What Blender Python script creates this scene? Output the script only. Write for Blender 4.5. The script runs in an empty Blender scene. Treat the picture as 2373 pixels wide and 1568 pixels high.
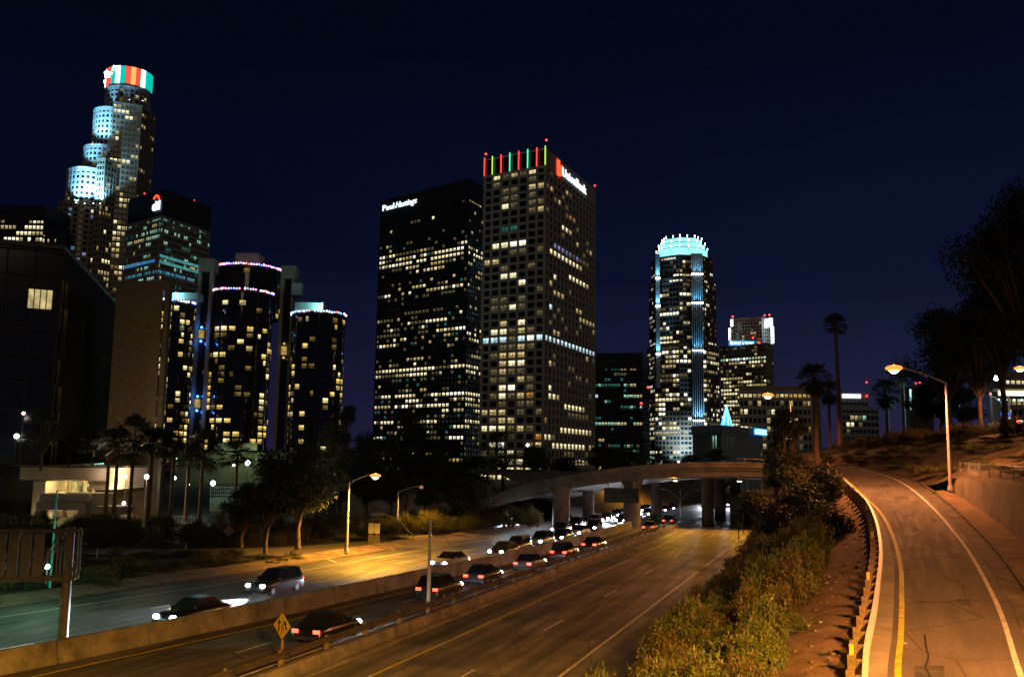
import bpy, bmesh, math, random
import numpy as np
from mathutils import Vector, Matrix

R = random.Random(11)
SC = bpy.context.scene
COL = SC.collection

# ---------------------------------------------------------------- camera
F_PX, CX, CY, EYE = 2150.0, 1186.5, 784.0, 9.5      # measured on the photograph at 2373 x 1568
PITCH, ROLL = math.radians(7.5), 0.0146
_fw = np.array([0, math.cos(PITCH), math.sin(PITCH)])
_r0 = np.array([1.0, 0, 0]); _u0 = np.array([0, -math.sin(PITCH), math.cos(PITCH)])
_up = math.cos(ROLL) * _u0 - math.sin(ROLL) * _r0
_rt = math.cos(ROLL) * _r0 + math.sin(ROLL) * _u0
cam_d = bpy.data.cameras.new('camera'); cam = bpy.data.objects.new('camera', cam_d); COL.objects.link(cam)
M = Matrix.Identity(4)
for i in range(3):
    M[i][0] = _rt[i]; M[i][1] = _up[i]; M[i][2] = -_fw[i]
M[2][3] = EYE
cam.matrix_world = M
cam_d.sensor_width = 36.0; cam_d.lens = 36.0 * F_PX / 2373.0
cam_d.clip_start = 0.2; cam_d.clip_end = 9000
SC.camera = cam

# ---------------------------------------------------------------- world, facade fill, exposure
w = bpy.data.worlds.new('World'); SC.world = w; w.use_nodes = True
nt = w.node_tree; nt.nodes.clear()
SUN_ROT = math.radians(62)
sky = nt.nodes.new('ShaderNodeTexSky'); sky.sky_type = 'NISHITA'; sky.sun_disc = False
sky.sun_elevation = math.radians(-5.0); sky.sun_rotation = SUN_ROT
sky.air_density = 1.0; sky.dust_density = 1.2; sky.ozone_density = 3.0
bg = nt.nodes.new('ShaderNodeBackground'); bg.inputs[1].default_value = 0.28
out = nt.nodes.new('ShaderNodeOutputWorld')
# glow of the city in the low air, the same all the way round the horizon
tcw = nt.nodes.new('ShaderNodeTexCoord'); sep = nt.nodes.new('ShaderNodeSeparateXYZ'); nt.links.new(tcw.outputs['Generated'], sep.inputs[0])
rmp = nt.nodes.new('ShaderNodeValToRGB'); nt.links.new(sep.outputs['Z'], rmp.inputs[0])
els = rmp.color_ramp.elements
for pos, c in ((0.0, (0.0165, 0.0135, 0.050)), (0.07, (0.0078, 0.0075, 0.030)), (0.2, (0.0019, 0.0029, 0.0135)), (0.42, (0.0006, 0.0014, 0.0047)), (1.0, (0.0006, 0.001, 0.0040))):
    el = els[0] if pos == 0.0 else (els[-1] if pos == 1.0 else els.new(pos)); el.position = pos; el.color = (*c, 1)
bg2 = nt.nodes.new('ShaderNodeBackground'); bg2.inputs[1].default_value = 1.0; # thin uneven haze in that glow
cn = nt.nodes.new('ShaderNodeTexNoise'); cn.inputs['Scale'].default_value = 2.2; cn.inputs['Detail'].default_value = 5
cmap = nt.nodes.new('ShaderNodeMapping'); cmap.inputs['Scale'].default_value = (1, 1, 3.5); nt.links.new(tcw.outputs['Generated'], cmap.inputs[0]); nt.links.new(cmap.outputs[0], cn.inputs['Vector'])
cr_ = nt.nodes.new('ShaderNodeMapRange'); cr_.inputs['From Min'].default_value = .3; cr_.inputs['From Max'].default_value = .7; cr_.inputs['To Min'].default_value = .72; cr_.inputs['To Max'].default_value = 1.28
nt.links.new(cn.outputs['Fac'], cr_.inputs['Value']); nt.links.new(rmp.outputs[0], bg2.inputs[0]); nt.links.new(cr_.outputs[0], bg2.inputs[1])
ad = nt.nodes.new('ShaderNodeAddShader')
nt.links.new(sky.outputs[0], bg.inputs[0]); nt.links.new(bg.outputs[0], ad.inputs[0]); nt.links.new(bg2.outputs[0], ad.inputs[1]); nt.links.new(ad.outputs[0], out.inputs[0])
city_fill_d = bpy.data.lights.new('city_fill', 'SUN'); city_fill_d.energy = 0.13; city_fill_d.angle = math.radians(25); city_fill_d.color = (1, 0.8, 0.52)  # unseen warm fill added to brighten the facades like soft city glow
city_fill = bpy.data.objects.new('city_fill', city_fill_d); COL.objects.link(city_fill)
city_fill.rotation_euler = Vector((-0.25, 1.0, -0.40)).to_track_quat('-Z', 'Y').to_euler()
vs = SC.view_settings
vs.view_transform = 'Standard'; vs.look = 'None'; vs.exposure = 0.0; vs.gamma = 1.0; vs.use_curve_mapping = False
SC.render.engine = 'CYCLES'
SC.cycles.use_denoising = True
SC.cycles.max_bounces = 5
SC.cycles.sample_clamp_indirect = 4

# ---------------------------------------------------------------- placing helpers
def ray(x, y):
    d = _fw * F_PX + _rt * (x - CX) + _up * (CY - y)
    return d / d[1]
def atz(x, y, z=0.0):
    d = ray(x, y); t = (z - EYE) / d[2]
    return (d[0] * t, d[1] * t, z)
def aty(x, y, Y):
    d = ray(x, y)
    return (d[0] * Y, Y, EYE + d[2] * Y)
A0 = math.radians(19.3)
DX, DY = math.sin(A0), math.cos(A0)                 # along the freeway
NX, NY = math.cos(A0), -math.sin(A0)                # across it, to the right
def W(s, t, z=0.0): return (s * NX + t * DX, s * NY + t * DY, z)
ROAD_ANG = math.atan2(DY, DX)

# ---------------------------------------------------------------- scene helpers
def tag(o, label=None, cat=None, group=None, kind=None):
    if label: o['label'] = label
    if cat: o['category'] = cat
    if group: o['group'] = group
    if kind: o['kind'] = kind
    return o
def empty(name, loc, label=None, cat=None, group=None, rz=0.0):
    o = bpy.data.objects.new(name, None); COL.objects.link(o)
    o.location = loc; o.rotation_euler = (0, 0, rz); o.empty_display_size = 0.5
    return tag(o, label, cat, group)
def link(name, me, parent=None, loc=(0, 0, 0), rot=(0, 0, 0), scale=(1, 1, 1)):
    o = bpy.data.objects.new(name, me); COL.objects.link(o)
    o.location = loc; o.rotation_euler = rot; o.scale = scale
    if parent is not None: o.parent = parent
    return o
def copy_tree(o, parent=None):
    c = o.copy(); COL.objects.link(c)
    if parent is not None: c.parent = parent
    for ch in list(o.children): copy_tree(ch, c)
    return c

class MB:
    """collects simple shapes into one mesh"""
    def __init__(s): s.v = []; s.f = []; s.m = []; s.sm = []
    def add(s, vs, fs, mi=0, smooth=False):
        b = len(s.v); s.v.extend(vs)
        for f in fs: s.f.append(tuple(b + i for i in f)); s.m.append(mi); s.sm.append(smooth)
    def quad(s, a, b, c, d, mi=0): s.add([a, b, c, d], [(0, 1, 2, 3)], mi)
    def box(s, c, size, rz=0.0, mi=0):
        hx, hy, hz = size[0] / 2, size[1] / 2, size[2] / 2
        ca, sa = math.cos(rz), math.sin(rz); vs = []
        for dz in (-hz, hz):
            for dx, dy in ((-hx, -hy), (hx, -hy), (hx, hy), (-hx, hy)):
                vs.append((c[0] + dx * ca - dy * sa, c[1] + dx * sa + dy * ca, c[2] + dz))
        s.add(vs, [(3, 2, 1, 0), (4, 5, 6, 7), (0, 1, 5, 4), (1, 2, 6, 5), (2, 3, 7, 6), (3, 0, 4, 7)], mi)
    def prism(s, poly, z0, z1, mi=0, mtop=None):
        n = len(poly)
        zf0 = z0 if callable(z0) else (lambda x, y: z0)
        zf1 = z1 if callable(z1) else (lambda x, y: z1)
        vs = [(x, y, zf0(x, y)) for x, y in poly] + [(x, y, zf1(x, y)) for x, y in poly]
        s.add(vs, [(i, (i + 1) % n, n + (i + 1) % n, n + i) for i in range(n)], mi)
        s.add([vs[n + i] for i in range(n)], [tuple(range(n))], mi if mtop is None else mtop)
        s.add([vs[i] for i in range(n)], [tuple(range(n))[::-1]], mi)
    def tube(s, p0, p1, r0, r1=None, n=8, mi=0, cap=True, smooth=True):
        r1 = r0 if r1 is None else r1
        a = Vector(p0); b = Vector(p1); d = (b - a)
        if d.length < 1e-6: return
        d.normalize()
        u = d.cross(Vector((0, 0, 1)))
        if u.length < 1e-3: u = Vector((1, 0, 0))
        u.normalize(); q = d.cross(u)
        vs = []
        for c, r in ((a, r0), (b, r1)):
            for i in range(n):
                t = 2 * math.pi * i / n
                vs.append(tuple(c + u * (r * math.cos(t)) + q * (r * math.sin(t))))
        s.add(vs, [(i, (i + 1) % n, n + (i + 1) % n, n + i) for i in range(n)], mi, smooth)
        if cap: s.add(vs[:n], [tuple(range(n))[::-1]], mi); s.add(vs[n:], [tuple(range(n))], mi)
    def path(s, pts, r0, r1=None, n=8, mi=0):
        r1 = r0 if r1 is None else r1; k = len(pts) - 1
        for i in range(k):
            s.tube(pts[i], pts[i + 1], r0 + (r1 - r0) * i / k, r0 + (r1 - r0) * (i + 1) / k, n, mi)
    def ball(s, c, r, nu=8, nv=5, mi=0, sz=1.0):
        vs = [(c[0], c[1], c[2] - r * sz)]
        for j in range(1, nv):
            a = -math.pi / 2 + math.pi * j / nv
            for i in range(nu):
                b = 2 * math.pi * i / nu
                vs.append((c[0] + r * math.cos(a) * math.cos(b), c[1] + r * math.cos(a) * math.sin(b), c[2] + r * sz * math.sin(a)))
        vs.append((c[0], c[1], c[2] + r * sz)); fs = []
        for i in range(nu): fs.append((0, 1 + (i + 1) % nu, 1 + i))
        for j in range(nv - 2):
            for i in range(nu):
                a = 1 + j * nu + i; b = 1 + j * nu + (i + 1) % nu
                fs.append((a, b, b + nu, a + nu))
        t = len(vs) - 1; o = 1 + (nv - 2) * nu
        for i in range(nu): fs.append((o + i, o + (i + 1) % nu, t))
        s.add(vs, fs, mi, True)
    def loft(s, rows, mi=0, smooth=True):
        n = len(rows[0]); vs = [tuple(p) for r in rows for p in r]; fs = []
        for j in range(len(rows) - 1):
            for i in range(n - 1):
                fs.append((j * n + i, j * n + i + 1, (j + 1) * n + i + 1, (j + 1) * n + i))
        s.add(vs, fs, mi, smooth)
    def mesh(s, name, mats):
        me = bpy.data.meshes.new(name); me.from_pydata(s.v, [], s.f)
        for m in (mats if isinstance(mats, (list, tuple)) else [mats]): me.materials.append(m)
        me.polygons.foreach_set('material_index', s.m)
        me.polygons.foreach_set('use_smooth', s.sm)
        me.update(); return me
    def build(s, name, mats, parent=None, loc=(0, 0, 0), rz=0.0):
        return link(name, s.mesh(name, mats), parent, loc, (0, 0, rz))

def box_uv(me):
    """every face of the boxes gets the whole 0..1 square"""
    uv = me.uv_layers.new(name='UVMap'); n = len(me.loops)
    a = np.tile(np.array([0, 0, 1, 0, 1, 1, 0, 1], 'f'), n // 4); uv.data.foreach_set('uv', a[:2 * n]); return me
def resample(pts, n):
    P = [np.array(p, float) for p in pts]
    L = [0.0]
    for i in range(len(P) - 1): L.append(L[-1] + float(np.linalg.norm(P[i + 1] - P[i])))
    o = []
    for k in range(n):
        d = L[-1] * k / (n - 1); i = 0
        while i < len(P) - 2 and L[i + 1] < d: i += 1
        f = (d - L[i]) / max(1e-9, L[i + 1] - L[i]); o.append(tuple(P[i] + (P[i + 1] - P[i]) * f))
    return o
def smooth_line(pts, n):
    """Catmull-Rom through the points"""
    P = [np.array(p, float) for p in pts]; P = [2 * P[0] - P[1]] + P + [2 * P[-1] - P[-2]]; o = []
    for i in range(1, len(P) - 2):
        for k in range(8):
            t = k / 8
            o.append(.5 * ((2 * P[i]) + (P[i + 1] - P[i - 1]) * t + (2 * P[i - 1] - 5 * P[i] + 4 * P[i + 1] - P[i + 2]) * t * t + (3 * P[i] - P[i - 1] - 3 * P[i + 1] + P[i + 2]) * t ** 3))
    o.append(P[-2]); return resample(o, n)
def offset_line(pts, d):
    """shift a 3-D line sideways in plan, d metres to the right of its direction"""
    o = []
    for i, p in enumerate(pts):
        a = pts[max(0, i - 1)]; b = pts[min(len(pts) - 1, i + 1)]
        tx, ty = b[0] - a[0], b[1] - a[1]; l = math.hypot(tx, ty) or 1
        o.append((p[0] + d * ty / l, p[1] - d * tx / l, p[2]))
    return o
def lift(pts, dz): return [(p[0], p[1], p[2] + dz) for p in pts]
def ribbon(a, b, mb=None, mi=0):
    mb = mb or MB(); mb.loft([a, b], mi); return mb

# ---------------------------------------------------------------- materials
def mat(name, col, rough=0.8, var=0.25, scale=1.0, bump=0.0, metal=0.0, spec=0.4, col2=None, bscale=None, detail=6.0, coords='Object', dist=0.0):
    m = bpy.data.materials.new(name); m.use_nodes = True; n = m.node_tree; p = n.nodes['Principled BSDF']
    p.inputs['Roughness'].default_value = rough; p.inputs['Metallic'].default_value = metal
    p.inputs['Specular IOR Level'].default_value = spec
    tc = n.nodes.new('ShaderNodeTexCoord'); no = n.nodes.new('ShaderNodeTexNoise')
    no.inputs['Scale'].default_value = scale; no.inputs['Detail'].default_value = detail; no.inputs['Roughness'].default_value = 0.65
    no.inputs['Distortion'].default_value = dist
    n.links.new(tc.outputs[coords], no.inputs['Vector'])
    cr = n.nodes.new('ShaderNodeValToRGB')
    c2 = col2 if col2 else tuple(c * (1 + var) for c in col); c1 = tuple(c * (1 - var) for c in col)
    cr.color_ramp.elements[0].position = 0.32; cr.color_ramp.elements[1].position = 0.68
    cr.color_ramp.elements[0].color = (*c1, 1); cr.color_ramp.elements[1].color = (*c2, 1)
    n.links.new(no.outputs['Fac'], cr.inputs[0]); n.links.new(cr.outputs[0], p.inputs['Base Color'])
    if bump:
        b = n.nodes.new('ShaderNodeBump'); b.inputs['Strength'].default_value = bump; b.inputs['Distance'].default_value = 0.05
        n2 = n.nodes.new('ShaderNodeTexNoise'); n2.inputs['Scale'].default_value = bscale or scale * 6; n2.inputs['Detail'].default_value = 4
        n.links.new(tc.outputs[coords], n2.inputs['Vector']); n.links.new(n2.outputs['Fac'], b.inputs['Height'])
        n.links.new(b.outputs[0], p.inputs['Normal'])
    return m
def leaf_mat(name, c1, c2, rough=0.55):
    m = bpy.data.materials.new(name); m.use_nodes = True; n = m.node_tree; p = n.nodes['Principled BSDF']
    p.inputs['Roughness'].default_value = rough; p.inputs['Specular IOR Level'].default_value = 0.3
    tc = n.nodes.new('ShaderNodeTexCoord'); no = n.nodes.new('ShaderNodeTexNoise'); no.inputs['Scale'].default_value = 1.3; no.inputs['Detail'].default_value = 8
    n.links.new(tc.outputs['Object'], no.inputs['Vector'])
    cr = n.nodes.new('ShaderNodeValToRGB'); cr.color_ramp.elements[0].position = 0.35; cr.color_ramp.elements[1].position = 0.65
    cr.color_ramp.elements[0].color = (*c1, 1); cr.color_ramp.elements[1].color = (*c2, 1)
    n.links.new(no.outputs['Fac'], cr.inputs[0]); n.links.new(cr.outputs[0], p.inputs['Base Color'])
    tr = n.nodes.new('ShaderNodeBsdfTranslucent'); mx = n.nodes.new('ShaderNodeMixShader'); mx.inputs[0].default_value = 0.25
    n.links.new(cr.outputs[0], tr.inputs[0]); n.links.new(p.outputs[0], mx.inputs[1]); n.links.new(tr.outputs[0], mx.inputs[2])
    n.links.new(mx.outputs[0], n.nodes['Material Output'].inputs[0])
    return m
def glow(name, col, strength, var=0.0, scale=1.5, sample=False, room=False):
    """something that gives off light; var gives the uneven look of a lit room"""
    m = bpy.data.materials.new(name); m.use_nodes = True; n = m.node_tree; p = n.nodes['Principled BSDF']
    p.inputs['Base Color'].default_value = (0.02, 0.02, 0.02, 1); p.inputs['Roughness'].default_value = 0.25
    p.inputs['Emission Color'].default_value = (*col, 1); p.inputs['Emission Strength'].default_value = strength
    if var:
        tc = n.nodes.new('ShaderNodeNewGeometry'); no = n.nodes.new('ShaderNodeTexNoise')
        no.inputs['Scale'].default_value = scale; no.inputs['Detail'].default_value = 3
        n.links.new(tc.outputs['Position'], no.inputs['Vector'])
        mr = n.nodes.new('ShaderNodeMapRange'); mr.inputs['From Min'].default_value = 0.3; mr.inputs['From Max'].default_value = 0.7
        mr.inputs['To Min'].default_value = strength * (1 - var); mr.inputs['To Max'].default_value = strength * (1 + var)
        n.links.new(no.outputs['Fac'], mr.inputs['Value']); fin = mr.outputs[0]
        if room:      # a room behind the pane: bright ceiling, darker desks below, a mullion down the middle, blinds here and there
            uv = n.nodes.new('ShaderNodeUVMap'); sp = n.nodes.new('ShaderNodeSeparateXYZ'); n.links.new(uv.outputs[0], sp.inputs[0])
            vr = n.nodes.new('ShaderNodeValToRGB'); e_ = vr.color_ramp.elements
            e_[0].position = 0.05; e_[0].color = (.42, .42, .42, 1); e_[1].position = 1.0; e_[1].color = (1.0, 1.0, 1.0, 1)
            for q_, v_ in ((0.45, .62), (0.62, .85), (0.8, 1.5), (0.92, 1.35)):
                k_ = e_.new(q_); k_.color = (v_, v_, v_, 1)
            n.links.new(sp.outputs['Y'], vr.inputs[0])
            ur = n.nodes.new('ShaderNodeValToRGB'); ur.color_ramp.interpolation = 'CONSTANT'; u_ = ur.color_ramp.elements
            u_[0].position = 0; u_[0].color = (1, 1, 1, 1); u_[1].position = .54; u_[1].color = (1, 1, 1, 1); k_ = u_.new(.46); k_.color = (.25, .25, .25, 1)
            n.links.new(sp.outputs['X'], ur.inputs[0])
            n3 = n.nodes.new('ShaderNodeTexNoise'); n3.inputs['Scale'].default_value = 2.6; n3.inputs['Detail'].default_value = 4; n.links.new(tc.outputs['Position'], n3.inputs['Vector'])
            m3 = n.nodes.new('ShaderNodeMapRange'); m3.inputs['From Min'].default_value = .35; m3.inputs['From Max'].default_value = .62; m3.inputs['To Min'].default_value = .45; m3.inputs['To Max'].default_value = 1.2
            n.links.new(n3.outputs['Fac'], m3.inputs['Value'])
            for src in (vr.outputs[0], ur.outputs[0], m3.outputs[0]):
                mu = n.nodes.new('ShaderNodeMath'); mu.operation = 'MULTIPLY'; n.links.new(fin, mu.inputs[0]); n.links.new(src, mu.inputs[1]); fin = mu.outputs[0]
        n.links.new(fin, p.inputs['Emission Strength'])
    if not sample: m.cycles.emission_sampling = 'NONE'
    return m
def glass(name, col=(0.012, 0.014, 0.016), rough=0.12):
    m = bpy.data.materials.new(name); m.use_nodes = True; p = m.node_tree.nodes['Principled BSDF']
    p.inputs['Base Color'].default_value = (*col, 1); p.inputs['Roughness'].default_value = rough; p.inputs['Specular IOR Level'].default_value = 0.5
    return m

ASPHALT = mat('asphalt', (0.075, 0.07, 0.064), 0.75, 0.35, 0.5, 0.25, bscale=25)
RAMP_ASPHALT = mat('ramp_asphalt', (0.10, 0.088, 0.078), 0.7, 0.42, 0.55, 0.35, bscale=30, dist=.6)
def road_mat(name, col, ang, band=None, stretch=14.0, con=1.0, rough=0.72, loc=(0, 0, 0)):
    """worn paving: long streaks along the lanes, patches, hairline cracks, oil down the middle of each lane"""
    m = bpy.data.materials.new(name); m.use_nodes = True; n = m.node_tree; p = n.nodes['Principled BSDF']; p.inputs['Specular IOR Level'].default_value = .35
    tc = n.nodes.new('ShaderNodeNewGeometry'); mp = n.nodes.new('ShaderNodeMapping'); mp.vector_type = 'TEXTURE'; mp.inputs['Rotation'].default_value = (0, 0, ang); mp.inputs['Scale'].default_value = (stretch, 1, 1)
    n.links.new(tc.outputs['Position'], mp.inputs['Vector'])
    def noise(sc, det, vec): q = n.nodes.new('ShaderNodeTexNoise'); q.inputs['Scale'].default_value = sc; q.inputs['Detail'].default_value = det; n.links.new(vec, q.inputs['Vector']); return q.outputs['Fac']
    def rng(v, a, b, c, d): q = n.nodes.new('ShaderNodeMapRange'); q.inputs['From Min'].default_value = a; q.inputs['From Max'].default_value = b; q.inputs['To Min'].default_value = c; q.inputs['To Max'].default_value = d; n.links.new(v, q.inputs['Value']); return q.outputs[0]
    def mul(a, b): q = n.nodes.new('ShaderNodeMath'); q.operation = 'MULTIPLY'; n.links.new(a, q.inputs[0]); n.links.new(b, q.inputs[1]); return q.outputs[0]
    f = mul(rng(noise(1.6, 5, mp.outputs[0]), .3, .7, 1 - .5 * con, 1 + .35 * con), rng(noise(.28, 5, tc.outputs['Position']), .35, .65, 1 - .28 * con, 1 + .2 * con))
    f = mul(f, rng(noise(9, 4, tc.outputs['Position']), .3, .7, .82, 1.15))
    vo = n.nodes.new('ShaderNodeTexVoronoi'); vo.feature = 'DISTANCE_TO_EDGE'; vo.inputs['Scale'].default_value = .23; n.links.new(tc.outputs['Position'], vo.inputs['Vector'])
    f = mul(f, rng(vo.outputs['Distance'], .0, .012, .45, 1.0))
    if band:
        tx = n.nodes.new('ShaderNodeTexCoord'); sp = n.nodes.new('ShaderNodeSeparateXYZ'); n.links.new(tx.outputs['Object'], sp.inputs[0])
        ab = n.nodes.new('ShaderNodeMath'); ab.operation = 'ABSOLUTE'; n.links.new(sp.outputs['Y'], ab.inputs[0]); f = mul(f, rng(ab.outputs[0], .1, .75, .62, 1.0))
        oi = n.nodes.new('ShaderNodeObjectInfo'); f = mul(f, rng(oi.outputs['Random'], 0, 1, .8, 1.15))
    mx = n.nodes.new('ShaderNodeMix'); mx.data_type = 'RGBA'; mx.blend_type = 'MULTIPLY'; mx.inputs[0].default_value = 1; mx.inputs[6].default_value = (*col, 1); n.links.new(f, mx.inputs[7]); n.links.new(mx.outputs[2], p.inputs['Base Color'])
    n.links.new(rng(noise(2.5, 4, mp.outputs[0]), .3, .7, rough - .18 * con ** 2, rough + .12), p.inputs['Roughness'])
    b = n.nodes.new('ShaderNodeBump'); b.inputs['Strength'].default_value = .35; b.inputs['Distance'].default_value = .03; n.links.new(noise(24, 3, tc.outputs['Position']), b.inputs['Height']); n.links.new(b.outputs[0], p.inputs['Normal'])
    return m
ASPHALT = road_mat('asphalt', (0.085, 0.078, 0.07), ROAD_ANG); RAMP_ASPHALT = road_mat('ramp_asphalt', (0.115, 0.098, 0.085), math.radians(68), None, 18.0, .42, rough=.82)
SLAB = road_mat('slab_concrete', (0.15, 0.135, 0.115), ROAD_ANG, True)
JOINT = mat('joint_tar', (0.02, 0.02, 0.02), 0.9)
CONCRETE = mat('concrete', (0.14, 0.12, 0.095), 0.85, 0.55, 0.7, 0.3, bscale=9)
BRIDGE_CONCRETE = mat('bridge_concrete', (0.145, 0.122, 0.09), 0.85, 0.5, 0.35, 0.2, bscale=5)
WALL_CONCRETE = mat('wall_concrete', (0.17, 0.15, 0.125), 0.9, 0.45, 0.5, 0.4, bscale=6)
PAINT_W = mat('white_paint', (0.50, 0.48, 0.44), 0.75, 0.5, 4.5)
PAINT_Y = mat('yellow_paint', (0.50, 0.42, 0.02), 0.75, 0.5, 4.5)
STEEL = mat('galvanised_steel', (0.42, 0.42, 0.41), 0.45, 0.15, 3, metal=0.6)
POLE = mat('pole_metal', (0.45, 0.43, 0.4), 0.55, 0.15, 2, metal=0.3)
RUST = mat('weathered_steel', (0.06, 0.048, 0.038), 0.7, 0.4, 2)
WOOD = mat('post_wood', (0.2, 0.14, 0.09), 0.85, 0.4, 4, 0.3)
DIRT = mat('dry_dirt', (0.16, 0.105, 0.065), 0.95, 0.5, 0.9, 0.6, bscale=7)
GROUND = mat('dark_ground', (0.05, 0.045, 0.035), 0.95, 0.4, 0.08, 0.4, bscale=2)
DRYGRASS = mat('dry_grass', (0.075, 0.055, 0.028), 0.95, 0.55, 0.35, 0.9, bscale=6)
LEAF = leaf_mat('leaf_green', (0.022, 0.034, 0.012), (0.075, 0.09, 0.03))
LEAF_DARK = leaf_mat('leaf_dark', (0.014, 0.02, 0.009), (0.045, 0.055, 0.022))
LEAF_OLIVE = leaf_mat('leaf_olive', (0.06, 0.095, 0.02), (0.165, 0.205, 0.05))
LEAF_BROWN = leaf_mat('leaf_brown', (0.085, 0.065, 0.03), (0.19, 0.14, 0.065))
PALM_LEAF = leaf_mat('palm_leaf', (0.022, 0.03, 0.012), (0.06, 0.065, 0.028))
BARK = mat('bark', (0.1, 0.07, 0.05), 0.95, 0.45, 2.5, 0.8, bscale=9)
PALM_BARK = mat('palm_bark', (0.12, 0.08, 0.05), 0.95, 0.45, 5, 0.9, bscale=9)
GLASS = glass('dark_glass')
GLASS_BLUE = glass('blue_black_glass', (0.008, 0.012, 0.018), 0.08)
BEIGE = mat('beige_precast', (0.42, 0.365, 0.285), 0.85, 0.1, 0.05)
BROWN_STONE = mat('brown_stone', (0.30, 0.245, 0.18), 0.85, 0.12, 0.05)
BLACK_STONE = mat('black_stone', (0.02, 0.02, 0.019), 0.5, 0.2, 0.1)
DARK_METAL = mat('dark_metal', (0.03, 0.03, 0.03), 0.5, 0.2, 1)
GREY_STONE = mat('grey_stone', (0.30, 0.31, 0.30), 0.8, 0.12, 0.05)
WHITE_STONE = mat('white_stone', (0.42, 0.44, 0.44), 0.75, 0.08, 0.05)
STUCCO = mat('cream_stucco', (0.42, 0.35, 0.24), 0.9, 0.12, 0.3)
SLABWALL = mat('rough_tan_concrete', (0.13, 0.098, 0.055), 0.95, 0.3, 1.2, 0.6, bscale=3)
BLACK = mat('black_paint', (0.015, 0.015, 0.015), 0.6)
SIGN_Y = mat('sign_yellow', (0.46, 0.31, 0.02), 0.5, 0.08, 2)
SIGN_G = mat('sign_green', (0.002, 0.010, 0.007), 0.5, 0.1, 2)
SIGN_B = mat('sign_blue', (0.02, 0.06, 0.4), 0.5, 0.1, 2)
GREY_SIGN = mat('sign_back', (0.28, 0.26, 0.24), 0.6, 0.2, 2)

LIT = {
    'L': glow('lit_bright', (1.0, 0.86, 0.50), 1.5, 0.45, 0.9, room=True), 'l': glow('lit_medium', (1.0, 0.76, 0.32), 0.62, 0.6, 0.9, room=True),
    'd': glow('lit_dim', (0.9, 0.7, 0.3), 0.14, 0.9, 0.9, room=True), 'W': glow('lit_white', (1.0, 0.95, 0.74), 2.2, 0.4, 0.9, room=True),
    'b': glow('lit_bluewhite', (0.55, 0.86, 1.0), 1.5, 0.7, 0.7, room=True), 'p': glow('lit_violet', (0.42, 0.42, 1.0), 0.55, 0.7, 0.7, room=True),
    'g': glow('lit_teal', (0.12, 0.75, 0.6), 0.16, 0.6, 0.6, room=True), 't': glow('lit_mint', (0.5, 1.0, 0.74), 0.7, 0.6, 0.6, room=True),
    'o': glow('lit_orange', (1.0, 0.42, 0.09), 0.42, 0.5, 0.9, room=True), 'h': glow('lit_gold', (1.0, 0.66, 0.15), 1.05, 0.5, 0.45, room=True),
    'H': glow('lit_palegold', (1.0, 0.80, 0.34), 1.6, 0.35, 0.45, room=True), 'k': glow('lit_dimgold', (0.9, 0.55, 0.12), 0.2, 0.7, 0.45, room=True),
    'r': glow('lit_red', (1.0, 0.1, 0.03), 0.5, 0.4, 0.9, room=True), '.': GLASS, 'c': glow('lit_cyan', (0.16, 0.62, 0.95), 0.5, 0.6, 0.5, room=True),
}
RED_L = glow('red_led', (1.0, 0.05, 0.04), 2.2); GREEN_L = glow('green_led', (0.1, 0.95, 0.5), 1.5); LIME_L = glow('lime_led', (0.5, 0.9, 0.1), 1.3)
BEACON = glow('red_beacon', (1.0, 0.03, 0.03), 6.0)
SIGN_WHITE = glow('sign_white', (0.72, 0.86, 1.0), 1.9); SIGN_RED = glow('sign_red', (1.0, 0.06, 0.02), 2.6)
WHITE_BULB = glow('white_bulb', (0.75, 0.92, 1.0), 14.0)
SODIUM = glow('sodium_bulb', (1.0, 0.55, 0.18), 40.0); HALO = glow('sodium_halo', (1.0, 0.30, 0.05), 1.7)
WARM_BULB = glow('warm_bulb', (1.0, 0.7, 0.55), 8.0)
SODIUM_COL = (1.0, 0.33, 0.10); SODIUM_Y = (1.0, 0.46, 0.045); MERCURY = (0.45, 0.85, 1.0)

def lamp(kind, loc, energy, col, parent=None, radius=0.2, target=None, size=None, blend=0.5):
    d = bpy.data.lights.new('light', kind); d.energy = energy; d.color = col
    if kind in ('POINT', 'SPOT'): d.shadow_soft_size = radius
    if kind == 'SPOT': d.spot_size = size or 2.2; d.spot_blend = blend
    o = bpy.data.objects.new('light', d); COL.objects.link(o)
    o.location = loc
    if target is not None: o.rotation_euler = (Vector(target) - Vector(loc)).to_track_quat('-Z', 'Y').to_euler()
    if parent is not None:
        o.parent = parent
        o.location = tuple(loc[i] - parent.location[i] for i in range(3))
    return o

def text_mesh(name, txt, height, m, parent, origin, xdir, depth=0.15, bold=0.02, shear=0.0, width=None):
    """raised letters: origin is the bottom left corner, xdir runs along the line of writing, letters stand upright"""
    c = bpy.data.curves.new(name, 'FONT'); c.body = txt; c.size = height * 1.38; c.extrude = depth; c.offset = bold * height; c.shear = shear
    c.resolution_u = 2
    o = bpy.data.objects.new(name, c); COL.objects.link(o)
    bpy.context.view_layer.update()
    me = bpy.data.meshes.new_from_object(o.evaluated_get(bpy.context.evaluated_depsgraph_get()))
    bpy.data.objects.remove(o)
    me.materials.clear(); me.materials.append(m); me.name = name
    xs = [v.co.x for v in me.vertices]; k = width / (max(xs) - min(xs)) if width else 1.0
    x0 = min(xs)
    X = Vector(xdir).normalized(); Z = Vector((0, 0, 1)); Y = Z.cross(X)
    O = Vector(origin) - Vector(parent.location)
    for v in me.vertices:
        a = v.co; v.co = O + X * ((a.x - x0) * k) + Z * a.y - Y * a.z
    return link(name, me, parent)

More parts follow.
